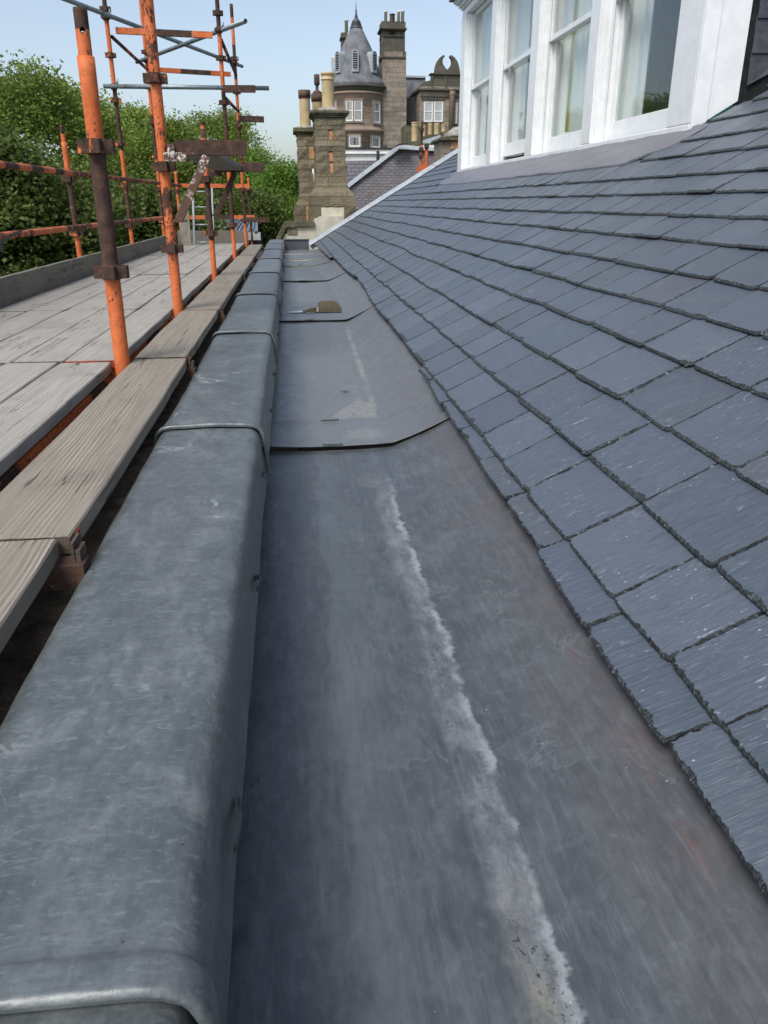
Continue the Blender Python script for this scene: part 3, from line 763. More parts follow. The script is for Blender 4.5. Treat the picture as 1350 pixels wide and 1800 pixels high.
def sash(y0, y1, x, z0, z1, brail, trail, stile=.055, th=.045):
    m = MB()
    m.box((x, y0, z0), (x + th, y0 + stile, z1)); m.box((x, y1 - stile, z0), (x + th, y1, z1))
    m.box((x + .001, y0 + stile, z0), (x + th - .001, y1 - stile, z0 + brail)); m.box((x + .001, y0 + stile, z1 - trail), (x + th - .001, y1 - stile, z1))
    s = m.build('sash', W, house, bevel=.004)
    m = MB(); m.box((x + .018, y0 + stile - .008, z0 + brail - .008), (x + .024, y1 - stile + .008, z1 - trail + .008)); m.build('pane', 'window_glass', s)
for k, (a, b) in enumerate(opens):
    up = .065 if k == 1 else 0.0
    a += .0205; b -= .041
    sash(a + .002, b - .002, 3.175, Z(.565 + up), Z(1.80 + up), .17, .05)
    sash(a + .002, b - .002, 3.112, Z(1.745), Z(2.852), .055, .06)
    m = MB(); m.box((3.06, a, Z(.5495)), (3.172, b, Z(.562))); m.box((3.225, a - .01, Z(.549)), (3.34, b + .01, Z(.575 if k != 1 else .56)))
    m.box((3.09, a, Z(.562)), (3.108, a + .018, Z(2.85))); m.box((3.09, b - .018, Z(.562)), (3.108, b, Z(2.85)))
    m.build('parting_bead', W, house)
# rooms behind the windows
for k, (a, b) in enumerate([(10.3, 14.5), (6.15, 10.25)]):
    m = MB(); A_, B_ = a, b
    m.box((7.2, A_, Z(.3)), (7.3, B_, Z(2.9))); m.box((3.36, A_ - .04, Z(.3)), (7.2, A_, Z(2.9))); m.box((3.36, B_, Z(.3)), (7.2, B_ + .04, Z(2.9)))
    m.box((3.36, A_, Z(.2)), (7.2, B_, Z(.3))); m.box((3.36, A_, Z(2.86)), (7.2, B_, Z(2.95)))
    m.build('room', 'room_wall', house)
# cheek: white board, gap and hung slates
rz = lambda X, o=0: Z(roof_z(X) + o)
m = MB()
m.prism([(2.99, Y0 - .002, Z(.497)), (3.11, Y0 - .002, Z(.56)), (3.11, Y0 - .002, Z(2.95)), (2.99, Y0 - .002, Z(2.95))], (0, -.022, 0))
m.prism([(3.0, Y0 - .001, Z(.50)), (3.335, Y0 - .001, Z(.70)), (3.335, Y0 - .001, Z(2.95)), (3.0, Y0 - .001, Z(2.95))], (0, -.014, 0))
m.build('cheek_board', W, house, bevel=.003)
m = MB(); m.prism([(3.0, Y0 + .02, rz(3.0, -.05)), (7.3, Y0 + .02, rz(7.3, -.05)), (7.3, Y0 + .02, Z(3.1)), (3.0, Y0 + .02, Z(3.1))], (0, .1, 0))
m.prism([(2.98, Y0 + .015, rz(2.99, .0)), (3.36, Y0 + .015, rz(3.36, -.0)), (3.36, Y0 + .015, rz(3.36, .1)), (2.98, Y0 + .015, Z(.5))], (0, -.02, 0))
m.build('cheek_felt', 'felt', house)
m = MB(); m.prism([(3.0, Y0 + .02, rz(3.0, .01)), (3.30, Y0 + .02, rz(3.30, .01)), (3.30, Y0 + .02, rz(3.30, .052)), (3.0, Y0 + .02, rz(3.0, .03))], (0, -.032, 0)); m.build('membrane', 'green_membrane', house)
m = MB(); random.seed(5)
for r in range(11):
    z0 = .80 + r * .215; x = 3.39 + (.0 if r % 2 else .0) + random.uniform(-.006, .006); first = True
    while x < 7.2:
        w = (random.uniform(.20, .36) if not (first and r % 2) else .17); first = False
        lo = max(z0, roof_z(x) + .05)
        if z0 + .2 > roof_z(x + w) + .04:
            g = .004; za = Z(max(z0 + random.uniform(-.004, .004), roof_z(x) + .07)); zb = Z(max(z0, roof_z(x + w) + .07)); zt = Z(z0 + .235)
            y = Y0 + .012
            yt = .008
            P = [(x + g, y - .016, za), (x + w - g, y - .016, zb), (x + w - g, y - .002, zt), (x + g, y - .002, zt)]
            if za < zt - .02: m.prism(P, (0, .008, 0))
        x += w
m.build('cheek_slates', ['cheek_slate_dark'], house, fix=True, bevel=.002)
# lead apron under the sill
m = MB(); rows = []
ys = np.arange(5.86, 14.9, .045)
for y in ys:
    lo = 2.61 + .010 * nz(y * 2.2, 1) + .018 * nz(y * .7, 2) + .05 * max(0, (y - 12.4) / 2) 
    if y < 6.35: lo = lerp(y, [5.86, 5.95, 6.35], [2.90, 2.80, 2.635])
    row = []
    for t in np.linspace(0, 1, 12):
        X = lo + (3.03 - lo) * t
        z = roof_z(X) + .026 + .010 * nz(X * 7, y * 2.0) + .004 * nz(X * 20, y * 9) - .006 * (1 - t) + (.012 if t > .9 else 0)
        row.append(m.vert((X, y, Z(z))))
    rows.append(row)
for a, b in zip(rows, rows[1:]):
    for i in range(11): m.face((a[i], a[i + 1], b[i + 1], b[i]), 0, True)
e = [m.vert(Vector(m.v[r[0]]) + Vector((.002, 0, -.014))) for r in rows]
for i in range(len(rows) - 1): m.face((e[i], rows[i][0], rows[i + 1][0], e[i + 1]))
m.build('apron_flashing', 'lead_apron', house)
m = MB(); m.box((3.031, 5.95, Z(.34)), (3.20, 14.7, Z(.438))); m.build('sill_packing', 'dark_masonry', house)

def curtain(y0, y1, x, z0, z1, fab, folds, amp, label, name='curtain', gather=0.0):
    m = MB(); n = 70; rows = []
    for z in np.linspace(z0, z1, 9):
        f = (z - z0) / (z1 - z0); row = []
        for i in range(n + 1):
            u = i / n; yy = y0 + (y1 - y0) * u
            yy += gather * (1 - f) * (u - .5) * -1
            row.append(m.vert((x + amp * (sin(u * folds * 2 * pi + sin(u * 17) * 1.2) + .5 * nz(u * folds, z * .8)), yy, z)))
        rows.append(row)
    for a, b in zip(rows, rows[1:]):
        for i in range(n): m.face((a[i], a[i + 1], b[i + 1], b[i]), 0, True)
    o = m.build(name, fab, loc=(x, (y0 + y1) / 2, z0)); tag(o, label, 'curtain', None); return o
curtain(12.55, 14.25, 3.32, Z(.58), Z(2.84), 'voile', 9, .022, 'pale voile curtain behind the sash window farthest along the dormer')
curtain(11.70, 12.45, 3.32, Z(.58), Z(2.84), 'voile', 8, .025, 'pale voile curtain drawn mostly across the window that is open a crack')
curtain(10.75, 11.40, 3.34, Z(.58), Z(2.84), 'voile', 3, .02, 'narrow pale voile curtain at the near edge of the window open a crack')
curtain(9.98, 10.24, 3.33, Z(.58), Z(2.84), 'voile', 5, .025, 'pale voile curtain on the far side of the window showing a yellow strip')
curtain(9.70, 10.12, 3.375, Z(.58), Z(2.84), 'yellow_curtain', 2, .02, 'strip of yellow curtain showing between pale voile curtains')
curtain(8.60, 9.66, 3.31, Z(.58), Z(2.84), 'voile', 6, .03, 'pale voile curtain on the near side of the window showing a yellow strip')
curtain(7.76, 8.44, 3.33, Z(.58), Z(2.84), 'voile', 5, .02, 'pale voile curtain pushed to one side of the window nearest the cheek board')
# small jug on the window board
m = MB(); m.lathe((3.27, 9.66, Z(.577)), [(.0, 0), (.04, .002), (.055, .05), (.05, .10), (.03, .15), (.045, .19), (.043, .19), (.027, .15), (.0, .14)], 20)
for k in range(8):
    a0, a1 = pi * k / 8 - pi / 2, pi * (k + 1) / 8 - pi / 2
    m.bar((3.27, 9.61 - .045 * cos(a0), Z(.675) + .05 * sin(a0)), (3.27, 9.61 - .045 * cos(a1), Z(.675) + .05 * sin(a1)), .01, .01)
tag(m.build('jug', 'white_paint', loc=(3.27, 9.66, Z(.577))), 'small white jug on the window board before the yellow curtain', 'jug')

# ================================================================== SCAFFOLD
random.seed(11)
XI, XO = -.72, -1.95
def segs(lst, default=.9):
    "paint profile from [(z_from_base, value)]"
    def f(t):
        v = default
        for a, b in lst:
            if t >= a: v = b
        return v
    return f
def pole(x, y, zb, zt, label, paint, r=.0242, cups=(), group=None, top=None, lean=(0, 0)):
    t = thing('scaffold_standard', (x, y, Z(zb)), label, 'scaffold pole', group)
    lx, ly = lean
    P = lambda z: Vector((x + lx * (z - zb), y + ly * (z - zb), Z(z)))
    m = MB()
    m.tube(P(zb), P(zt), r, 20, 0, .004, paint)
    m.build('tube', 'scaffold_paint', t, attr=True)
    if top:                                  # spigot: narrower tube with a pin hole
        m = MB(); a_, b_ = P(zt - .02), P(top); ro, ri = r * .80, r * .80 - .004; RG = []
        for rr_, zz_ in [(ro, k / 14) for k in range(15)] + [(ri, 1 - k / 14) for k in range(15)]:
            c_ = a_.lerp(b_, zz_); m.pv = .72 if zz_ < .6 else .12
            RG.append([m.vert(c_ + Vector((cos(2 * pi * i / 24), sin(2 * pi * i / 24), 0)) * rr_) for i in range(24)])
        for u, v in zip(RG, RG[1:] + RG[:1]):
            for i in range(24): m.face((u[i], u[(i + 1) % 24], v[(i + 1) % 24], v[i]), 0, True)
        sp_ = m.build('spigot', 'scaffold_paint', t, attr=True, fix=True)
        cm = MB(); c_ = P(zt + (top - zt) * .52); d_ = Vector((.22, -1, .10)).normalized()
        cm.tube(c_ - d_ * .1, c_ + d_ * .1, .0085, 16, 0, 0, cap=True); co = cm.build('cutter', 'scaffold_paint', fix=True)
        bo = sp_.modifiers.new('hole', 'BOOLEAN'); bo.operation = 'DIFFERENCE'; bo.object = co; bo.solver = 'EXACT'
        co.location -= Vector((0, 0, 0)); bpy.context.view_layer.update()
        me2 = bpy.data.meshes.new_from_object(sp_.evaluated_get(bpy.context.evaluated_depsgraph_get())); sp_.modifiers.clear(); sp_.data = me2
        bpy.data.objects.remove(co)
    for z in cups:                           # pressed V-shaped couplings on four sides
        c = P(z); m = MB()
        m.pv = random.choice((.05, .25, .4))
        w = .036; h = .048
        for ax in range(4):
            d = Vector((cos(ax * pi / 2), sin(ax * pi / 2), 0)); sd = Vector((-d.y, d.x, 0))
            o_ = c + d * (r - .002)
            pts = [o_ + sd * -.028, o_ + sd * .028, o_ + sd * .024 + d * w, o_ + sd * -.024 + d * w]
            ins = [o_ + sd * -.019, o_ + sd * .019, o_ + sd * .016 + d * (w - .008), o_ + sd * -.016 + d * (w - .008)]
            up = Vector((0, 0, h / 2))
            A = [m.vert(p - up) for p in pts]; B = [m.vert(p + up) for p in pts]; C_ = [m.vert(p - up) for p in ins]; D = [m.vert(p + up) for p in ins]
            for i in (1, 2, 3):
                j = (i + 1) % 4
                m.face((A[i], A[j], B[j], B[i])); m.face((C_[j], C_[i], D[i], D[j])); m.face((B[i], B[j], D[j], D[i])); m.face((A[j], A[i], C_[i], C_[j]))
        m.tube(c - Vector((0, 0, .028)), c + Vector((0, 0, .028)), r + .004, 20, 0, 0, cap=True)
        m.build('pressed_coupling', 'scaffold_paint', t, attr=True)
    return t
GI = 'standards beside the roof parapet'; GO = 'outer scaffold standards'
cz = lambda lo, hi: [z for z in (-.752, -.257, .199, .655, 1.11, 1.57, 2.02) if lo < z < hi]
pole(-.722, 3.31, -1.25, .499, 'nearest, thickest scaffold pole, its narrower brown top pierced by a pin hole', segs([(0, .95), (.93, .95), (.99, .12), (1.43, .12), (1.47, 1.0)]), .031, cz(-.5, .4), GI, top=.652, lean=(.003, .02))
pole(-.712, 5.05, -1.25, 2.2, 'tall chipped orange pole just behind the nearest one, cut by the photo top', segs([(0, .8), (1.0, .46), (1.35, .60), (1.7, .66), (2.0, .54), (2.35, .50)]), .031, cz(-.5, 2.1), GI, lean=(-.004, .012))
pole(-.715, 7.6, -1.25, .60, 'short inner scaffold pole with a mossy brown shaft, standing under the grey bracket board', segs([(0, .97), (.95, .1), (1.47, .2), (1.5, .95), (1.80, .1)]), .0245, [-.257, .199], GI, top=.66)
pole(-.71, 10.45, -1.25, 3.4, 'tall brown-topped inner pole where the upward slanting grey tube is clamped', segs([(0, .95), (.93, .2), (1.44, .12), (1.48, .9), (1.75, .15), (2.4, .12), (2.44, .9), (3.05, .9), (3.1, .1)]), .0245, cz(-.5, 3.3), GI)
pole(-.712, 13.45, -1.25, 2.72, 'tallest distant inner scaffold pole, its brown tip above the end of the slanting grey tube', segs([(0, .9), (.93, .2), (1.44, .85), (2.0, .12), (2.45, .85), (3.0, .12), (3.45, .9), (3.8, .1)]), .0245, cz(-.5, 2.6), GI)
pole(XO, 7.8, -3.0, .50, 'short outer scaffold pole with a brown tip, nearest along the guard rails', segs([(0, .9), (2.72, .8), (2.76, .15), (3.23, .15), (3.26, .85)]), .0245, [-.257, .199], GO, top=.63)
pole(XO, 10.4, -3.0, 3.3, 'outer pole standing where the level grey tube ends at its left', segs([(0, .8), (2.74, .3), (3.2, .8), (3.6, .15), (4.25, .15), (4.27, .95), (4.95, .1)]), .0245, cz(-.5, 3), GO)
pole(XO, 13.05, -3.0, 3.4, 'outer scaffold pole half hidden behind the tall chipped orange pole', segs([(0, .85), (2.74, .3), (3.2, .8), (3.66, .15), (4.2, .9), (4.6, .55), (4.95, .9), (5.7, .1)]), .0245, cz(-.5, 3), GO)
pole(XO, 15.1, -3.0, .52, 'farthest short outer scaffold pole seen behind the splattered strut', segs([(0, .85), (2.9, .9), (3.2, .95)]), .0245, [.199], GO, top=.62)
pole(-.70, 15.3, -1.25, .42, 'thin distant scaffold pole at the far end of the deck with a pale cap', segs([(0, .5), (.6, .4), (.9, .2), (1.45, .6)]), .022, [-.257, .199], None)

def steel(name, p, q, mat_, label, cat, r=.0242, box=None, paint=None, group=None, wall=.004):
    m = MB(); p = Vector(p); q = Vector(q)
    if box:
        if paint:
            L = (q - p).length; K = max(2, int(L / .04)); prev = None; d = (q - p).normalized(); side = d.cross(Vector((0, 0, 1))).normalized(); u = side.cross(d)
            for k in range(K + 1):
                m.pv = paint(L * k / K); c = p + d * (L * k / K)
                ring = [m.vert(c + side * sx * box[0] / 2 + u * sz_ * box[1] / 2) for sx, sz_ in ((-1, -1), (1, -1), (1, 1), (-1, 1))]
                if prev:
                    for i in range(4): m.face((prev[i], prev[(i + 1) % 4], ring[(i + 1) % 4], ring[i]))
                else: m.face(ring[::-1])
                prev = ring
            m.face(prev)
        else: m.bar(p, q, box[0], box[1])
    else: m.tube(p, q, r, 16, 0, wall, paint)
    o = m.build(name, mat_, loc=p, attr=bool(paint)); tag(o, label, cat, group); return o
def ext(a, b, e0, e1):
    d = (b - a).normalized(); return a - d * e0, b + d * e1
# grey galvanised tubes: two crossing braces and a level tie
A, B = Vector((-1.90, 10.30, Z(1.94))), Vector((-.76, 13.42, Z(1.965)))
d = (B - A); p0 = A - d * ((.0) ) ; A2 = at(102, 2, 9.0)
T1a = A - (B - A).normalized() * 1.42; T1b = B + (B - A).normalized() * .40
t1 = steel('brace_tube', T1a, T1b, 'galvanised', 'highest grey tube, slanting down to the right from above the nearest pole', 'scaffold tube')
A, B = Vector((-.66, 10.40, Z(1.85))), Vector((-1.99, 13.0, Z(1.915)))
t2 = steel('brace_tube', A - (B - A).normalized() * .62, B + (B - A).normalized() * .30, 'galvanised', 'grey tube slanting up to the right, its open end pointing at the viewer', 'scaffold tube')
t3 = steel('tie_tube', (-2.06, 10.35, Z(1.25)), (-.17, 10.40, Z(1.262)), 'galvanised', 'level grey tube tied across the poles at the height of the treetops', 'scaffold tube')
def coupler(c, label, group='swivel couplers on the grey tubes'):
    c = Vector(c); t = thing('coupler', c, label, 'coupler', None)
    m = MB(); m.pv = 0.05
    m.tube(c - Vector((0, 0, .03)), c + Vector((0, 0, .03)), .036, 14, 0, 0, cap=True)
    m.box(c + Vector((-.05, -.03, -.012)), c + Vector((.05, .05, .014)))
    m.build('clamp', 'scaffold_paint', t, attr=True)
    m = MB(); m.tube(c + Vector((.035, -.02, .0)), c + Vector((.06, -.035, .075)), .007, 8, 0, 0, cap=True)
    m.tube(c + Vector((.045, -.03, .03)), c + Vector((.055, -.035, .05)), .013, 6, 0, 0, cap=True)
    m.build('bolt', 'galvanised', t)
coupler((XO, 10.38, Z(1.94)), 'rusty coupler where the highest slanting grey tube crosses an outer pole')
coupler((-.72, 13.44, Z(1.965)), 'coupler where the highest slanting grey tube meets the tallest distant pole')
coupler((-.71, 10.43, Z(1.85)), 'coupler holding the upward slanting grey tube to the brown-topped inner pole')
coupler((-1.96, 13.03, Z(1.915)), 'coupler at the lower end of the upward slanting grey tube')
coupler((XO, 10.38, Z(1.25)), 'coupler at the far left end of the level grey tube')
# painted transoms and braces
tp = segs([(0, .9), (.35, .9), (.40, .12), (.80, .12), (.86, .9)])
steel('transom', (-1.86, 10.4, Z(1.815)), (-.79, 10.45, Z(1.80)), 'scaffold_paint', 'highest orange transom bar with a dark middle stretch', 'transom', box=(.05, .062), paint=tp)
steel('transom', (-1.87, 13.05, Z(1.80)), (-.79, 13.45, Z(1.81)), 'scaffold_paint', 'orange transom bar just under the highest one and farther off', 'transom', box=(.05, .06), paint=tp)
bp = segs([(0, .1), (.5, .5), (.9, .1)])
steel('diagonal_brace', (-1.93, 10.5, Z(1.77)), (-1.93, 12.95, Z(1.78)), 'scaffold_paint', 'rusty brace running back from the outer pole beneath the highest orange transom', 'brace', r=.021, paint=segs([(0, .1), (.8, .55), (1.4, .1), (2.0, .5)]))
steel('diagonal_brace', (-.70, 10.55, Z(1.77)), (-.70, 13.35, Z(1.79)), 'scaffold_paint', 'rusty brace running back from the brown-topped inner pole beneath its orange transom', 'brace', r=.021, paint=bp)
steel('diagonal_brace', (-.70, 10.55, Z(1.17)), (-.70, 13.35, Z(1.30)), 'scaffold_paint', 'lowest rusty brace running back from the inner pole below the level grey tube', 'brace', r=.021, paint=bp)
steel('bracket_arm', (-.705, 10.38, Z(1.245)), (-.33, 10.38, Z(1.25)), 'scaffold_paint', 'short brown arm sticking out beside the level grey tube', 'bracket', box=(.05, .075), paint=segs([(0, .1)]))
steel('bracket_arm', (-.705, 13.42, Z(1.21)), (-.32, 13.42, Z(1.20)), 'scaffold_paint', 'short brown arm sticking out below the level grey tube, against the sky', 'bracket', box=(.05, .085), paint=segs([(0, .1)]))
steel('bracket_arm', (-.705, 13.42, Z(-.25)), (-.32, 13.42, Z(-.25)), 'scaffold_paint', 'short brown arm low on the farthest tall pole above the deck end', 'bracket', box=(.05, .075), paint=segs([(0, .1)]))
# guard rails along the outside, tape-striped paint
rail_p = lambda t: (.72 if int(t / .30 + .4) % 2 else .30) if t < 4 else .42
rail_q = lambda t: (.35, .42, .5, .72, .4, .75)[int(t / .9) % 6]
steel('guard_rail', (-1.89, 3.6, Z(.225)), (-1.89, 15.6, Z(.29)), 'scaffold_paint', 'upper guard rail along the outside of the deck, striped grey and faded orange', 'guard rail', r=.0242, paint=rail_p)
steel('guard_rail', (-1.89, 3.6, Z(-.20)), (-1.89, 13.2, Z(-.205)), 'scaffold_paint', 'lower guard rail along the outside of the deck, worn pinkish brown', 'guard rail', r=.0242, paint=rail_q)
steel('end_rail', (-1.9, 15.15, Z(.29)), (-.68, 15.2, Z(.285)), 'scaffold_paint', 'upper orange rail across the far end of the deck', 'guard rail', box=(.05, .065), paint=segs([(0, .9), (.5, .6), (.9, .95)]))
steel('end_rail', (-1.9, 15.15, Z(-.24)), (-.62, 15.2, Z(-.235)), 'scaffold_paint', 'lower orange rail across the far end of the deck with a brown middle', 'guard rail', box=(.05, .065), paint=segs([(0, .95), (.4, .25), (.85, .95)]))
# hop-up brackets with their struts
def hopup(x, y, z, L, mat_, label, w=.055, h=.078, strut=True, sm='splattered_steel'):
    t = thing('hop_up_bracket', (x, y, Z(z)), label, 'bracket')
    m = MB(); m.pv = .1                                        # steel angle: flat on top, web below
    m.box((x + .07, y - .006, Z(z)), (x + L, y, Z(z + h))); m.box((x + .07, y + .001, Z(z)), (x + L, y + w, Z(z + .006))); 
    m.box((x + .07, y - .018, Z(z)), (x + L, y - .007, Z(z + .012)))
    m.build('arm', mat_, t, attr=True)
    m = MB(); m.box((x + .005, y - .02, Z(z - .035)), (x + .13, y + .02, Z(z + .012))); m.box((x + .03, y - .026, Z(z - .015)), (x + .068, y + .026, Z(z + .055))); m.build('hook', sm, t)
    if strut:
        m = MB(); m.bar((x + .245, y, Z(z - .006)), (x + .055, y, Z(z - .35)), .045, .045); m.box((x + .02, y - .02, Z(z - .362)), (x + .10, y + .02, Z(z - .348))); m.build('strut', sm, t)
hopup(-.70, 4.95, .257, .475, 'scaffold_paint', 'rust-brown step-out bracket with a white-splattered strut on the tall chipped orange pole')
hopup(-.70, 7.50, .255, .50, 'scaffold_paint', 'smaller rust-brown step-out bracket with a brown strut on the short inner pole', sm='scaffold_paint')
# boards
random.seed(31)
def board(x0, x1, y0, y1, zt, mat_, label, group, th=.038, red=None, end='end_grain', rz_=0, wane=0):
    m = MB(); n = max(4, int((y1 - y0) / .12)); rows = []; sdd = random.random() * 50
    bow = random.uniform(-.004, .004); tw = random.uniform(-.004, .004)
    NX = 6
    for k in range(n + 1):
        u = k / n; y = y0 + (y1 - y0) * u; row = []
        dz = bow * sin(pi * u) + tw * (u - .5) + .0015 * nz(y * 4, sdd)
        c = .010 if k in (0, n) else 0
        xa = x0 + .004 * nz(y * 2.5, sdd, 1) + .0015 * nz(y * 20, sdd, 2) + c * .4 + rz_ * (u - .5); xb = x1 + .004 * nz(y * 2.5, sdd, 3) + .002 * nz(y * 20, sdd, 4) - c * .4 + rz_ * (u - .5)
        b = .004
        xs = [xa, xa, xa + b] + [xa + (xb - xa) * j / NX for j in range(1, NX)] + [xb - b, xb, xb]
        zs = [-th, -b, 0] + [.0012 * nz(xx_ * 30, y * 3, sdd) for xx_ in xs[3:3 + NX - 1]] + [0, -b, -th]
        rows.append([m.vert((xx, y + .004 * nz(xx * 20, sdd) * (k in (0, n)), Z(zt + dz + zz_))) for xx, zz_ in zip(xs, zs)])
    q = len(rows[0])
    for a, b_ in zip(rows, rows[1:]):
        for i in range(q): m.face((a[i], a[(i + 1) % q], b_[(i + 1) % q], b_[i]), 0)
    m.face(rows[0][::-1], 1); m.face(rows[-1], 1)
    t = thing('scaffold_board', ((x0 + x1) / 2, y0, Z(zt - th)), label, 'scaffold board', group)
    m.build('plank', [mat_, end], t, fix=True)
    for y in (y0, y1):                        # metal end hoop
        if abs(y - y0) < .01 or red:
            h = MB(); h.box((x1 + .0012, y + .03, Z(zt - th - .002)), (x1 + .003, y + .06, Z(zt - .004))); h.box((x0 - .003, y + .03, Z(zt - th - .002)), (x0 - .0012, y + .06, Z(zt - .004)))
            h.build('end_hoop', 'red_end', t)
    return t
GB = 'single boards beside the parapet'
names = ['nearest', 'second', 'third', 'fourth', 'fifth']
ys = [(-1.2, 1.462), (1.47, 3.405), (3.415, 5.02), (5.03, 7.62), (7.63, 10.4), (10.41, 13.3)]
lab = ['nearest single board beside the parapet, cut off by the bottom left edge of the photo', 'single board beside the parapet with long split grain and knots', 'single board beside the parapet starting level with the foot of the thickest pole, warmer brown',
       'single board beside the parapet passing the second pole', 'single board beside the parapet passing the short inner pole', 'farthest single board beside the parapet']
dx = [(-.715, -.482), (-.693, -.462), (-.690, -.468), (-.682, -.462), (-.67, -.455), (-.66, -.45)]
for (a, b), l, (xa, xb) in zip(ys, lab, dx): board(xa, xb, a, b, -.62, 'board_wood', l, GB)
rowsY = [(-1.2, 3.36), (3.37, 5.09), (5.10, 7.7), (7.71, 10.5), (10.51, 13.7)]
where = ['in the nearest deck bay', 'in the deck bay between the first two poles', 'in the middle deck bay', 'in the fourth deck bay beyond the bracket', 'in the farthest deck bay']
pos = ['innermost plank', 'second plank from the poles', 'middle plank', 'second plank from the toe boards', 'outermost plank']
for r, (a, b) in enumerate(rowsY):
    x1 = -.770 if r == 0 else -.757
    for c in range(5):
        w = .213; g = random.uniform(.003, .009)
        xb = x1 - c * .219; xa = max(xb - w, -1.868)
        board(xa, xb, a + random.uniform(-.012, .012), b + random.uniform(-.01, .0), -.62 + random.uniform(-.003, .003), 'deck_wood', pos[c] + ' ' + where[r], 'deck planks', red=(r == 0 and c == 0), end='red_end' if (c == 0) else 'end_grain')
# toe boards
def toe(p, q, z0, z1, label, group='toe boards'):
    m = MB(); p = Vector((*p, 0)); q = Vector((*q, 0)); L = (q - p).length; d = (q - p).normalized(); s = Vector((-d.y, d.x, 0)); n = max(2, int(L / .15)); rows = []
    sdd = random.random() * 50
    for k in range(n + 1):
        c = p + d * (L * k / n); wv = .003 * nz(k * .6, sdd); tv = .003 * nz(k * .5, sdd, 3)
        rows.append([m.vert(c + s * (t_ * .019 + wv) + Vector((0, 0, Z(z)))) for t_, z in ((-1, z0), (1, z0), (1, z1 - .004 + tv), (.8, z1 + tv), (-.8, z1 + tv), (-1, z1 - .004 + tv))])
    for a, b in zip(rows, rows[1:]):
        for i in range(6): m.face((a[i], a[(i + 1) % 6], b[(i + 1) % 6], b[i]))
    m.face(rows[0][::-1]); m.face(rows[-1])
    o = m.build('toe_board', 'toe_wood', loc=(p.x, p.y, Z(z0)), fix=True); tag(o, label, 'toe board', group)
toe((-1.895, 2.2), (-1.885, 7.15), -.665, -.45, 'nearest toe board on edge along the outside of the deck')
toe((-1.885, 7.17), (-1.885, 10.2), -.665, -.452, 'toe board on edge between the nearest one and the tall poles')
toe((-1.885, 10.22), (-1.885, 13.9), -.66, -.455, 'farthest toe board along the outside of the deck, behind the tall orange pole')
toe((-1.87, 14.02), (-.70, 13.96), -.64, -.43, 'end toe board across the far end of the deck')
# ledger under the gap, transoms under board ends
lp = lambda t: (.85, .7, .1, .8, .35, .2, .85, .5)[int(t / .42) % 8]
for k, (a, b) in enumerate(((-1.2, 3.2), (3.38, 4.97), (5.12, 7.52), (7.66, 10.38), (10.5, 13.38))):
    steel('ledger', (-.802, a, Z(-.695)), (-.802, b, Z(-.695)), 'scaffold_paint', ['orange ledger with dark worn stretches showing in the gap beside the nearest single boards', 'orange ledger in the gap between the first two poles', 'orange ledger in the gap between the second pole and the short pole', 'orange ledger in the gap beyond the short pole', 'farthest orange ledger in the gap beside the single boards'][k], 'ledger', box=(.062, .05), paint=lp, group='ledgers under the deck')
for k, y in enumerate((1.44, 3.385, 5.055, 7.655, 10.45, 13.35)):
    steel('transom_angle', (-1.93, y, Z(-.684)), (-.43, y, Z(-.684)), 'scaffold_paint', ['rusty transom end poking out under the nearest board joint', 'rusty transom end poking out under the board joint level with the thickest pole', 'rusty transom under the board joint at the second pole', 'rusty transom under the board joint at the short pole', 'rusty transom under the board joint at the brown-topped pole', 'rusty transom under the last board joint'][k], 'transom', box=(.05, .05), paint=segs([(0, .3), (.9, .5), (1.3, .1)]), group='transoms under the board joints')
    m = MB(); m.box((-.455, y - .006, Z(-.66)), (-.449, y + .05, Z(-.62))); m.box((-.447, y - .006, Z(-.66)), (-.438, y + .04, Z(-.635)))
    tag(m.build('board_clip', 'end_grain', loc=(-.45, y, Z(-.66))), ['bent rusty clip at the nearest board joint', 'bent rusty clip at the joint level with the thickest pole', 'bent rusty clip at the joint beside the second pole', 'bent rusty clip at the joint beside the short pole', 'bent rusty clip at the joint beside the brown-topped pole', 'bent rusty clip at the last board joint'][k], 'clip', 'board clips')
m = MB()
b_ = board(-.63, -.40, 4.98, 7.62, .302, 'toe_wood', 'grey board spanning the two step-out brackets, seen from below', None)
# plumbing of odds and ends at the far end
t = thing('ladder', (-1.50, 13.2, Z(-.62)), 'pale metal ladder lying against the far end of the deck', 'ladder')
for s in (0, .30):
    m = MB(); m.bar((-1.52 + s, 13.2, Z(-.66)), (-1.50 + s, 13.5, Z(.22)), .028, .05, up=(0, 1, 0)); m.build('stile', 'alu', t)
for z in (-.58, -.32, -.06, .17):
    m = MB(); m.tube((-1.51, 13.2 + (z + .66) * .34, Z(z)), (-1.20, 13.2 + (z + .66) * .34, Z(z)), .013, 10, 0, 0, cap=True); m.build('rung', 'alu', t)
for k, (x, w, l) in enumerate(((-1.66, .10, 'wider brown plank standing upright beside the ladder'), (-1.585, .055, 'narrow pale plank standing upright beside the ladder'))):
    m = MB(); m.prism([(x - w / 2, 13.1, Z(-.62)), (x + w / 2, 13.1, Z(-.62)), (x + w / 2 - .01, 13.25, Z(-.03 - .06 * k)), (x - w / 2 - .01, 13.25, Z(-.01))], (0, .03, 0))
    tag(m.build('upright_plank', 'board_wood', loc=(x, 13.1, Z(-.62)), fix=True), l, 'plank')
m = MB(); pts = [(0, 436), (2, 428), (8, 421), (22, 413), (38, 405), (55, 401)]
P = [at(x, y, 5.2) for x, y in pts]
for a, b, w in zip(P, P[1:], (.02, .022, .02, .013, .006)): m.bar(a, b, .004, w)
m.box(P[0] - Vector((.02, .008, .022)), P[0] + Vector((.016, .008, .012)))
tag(m.build('cable_tie', 'black_plastic', loc=P[0]), 'curved black cable tie sticking out from the lower guard rail at the left edge', 'cable tie')

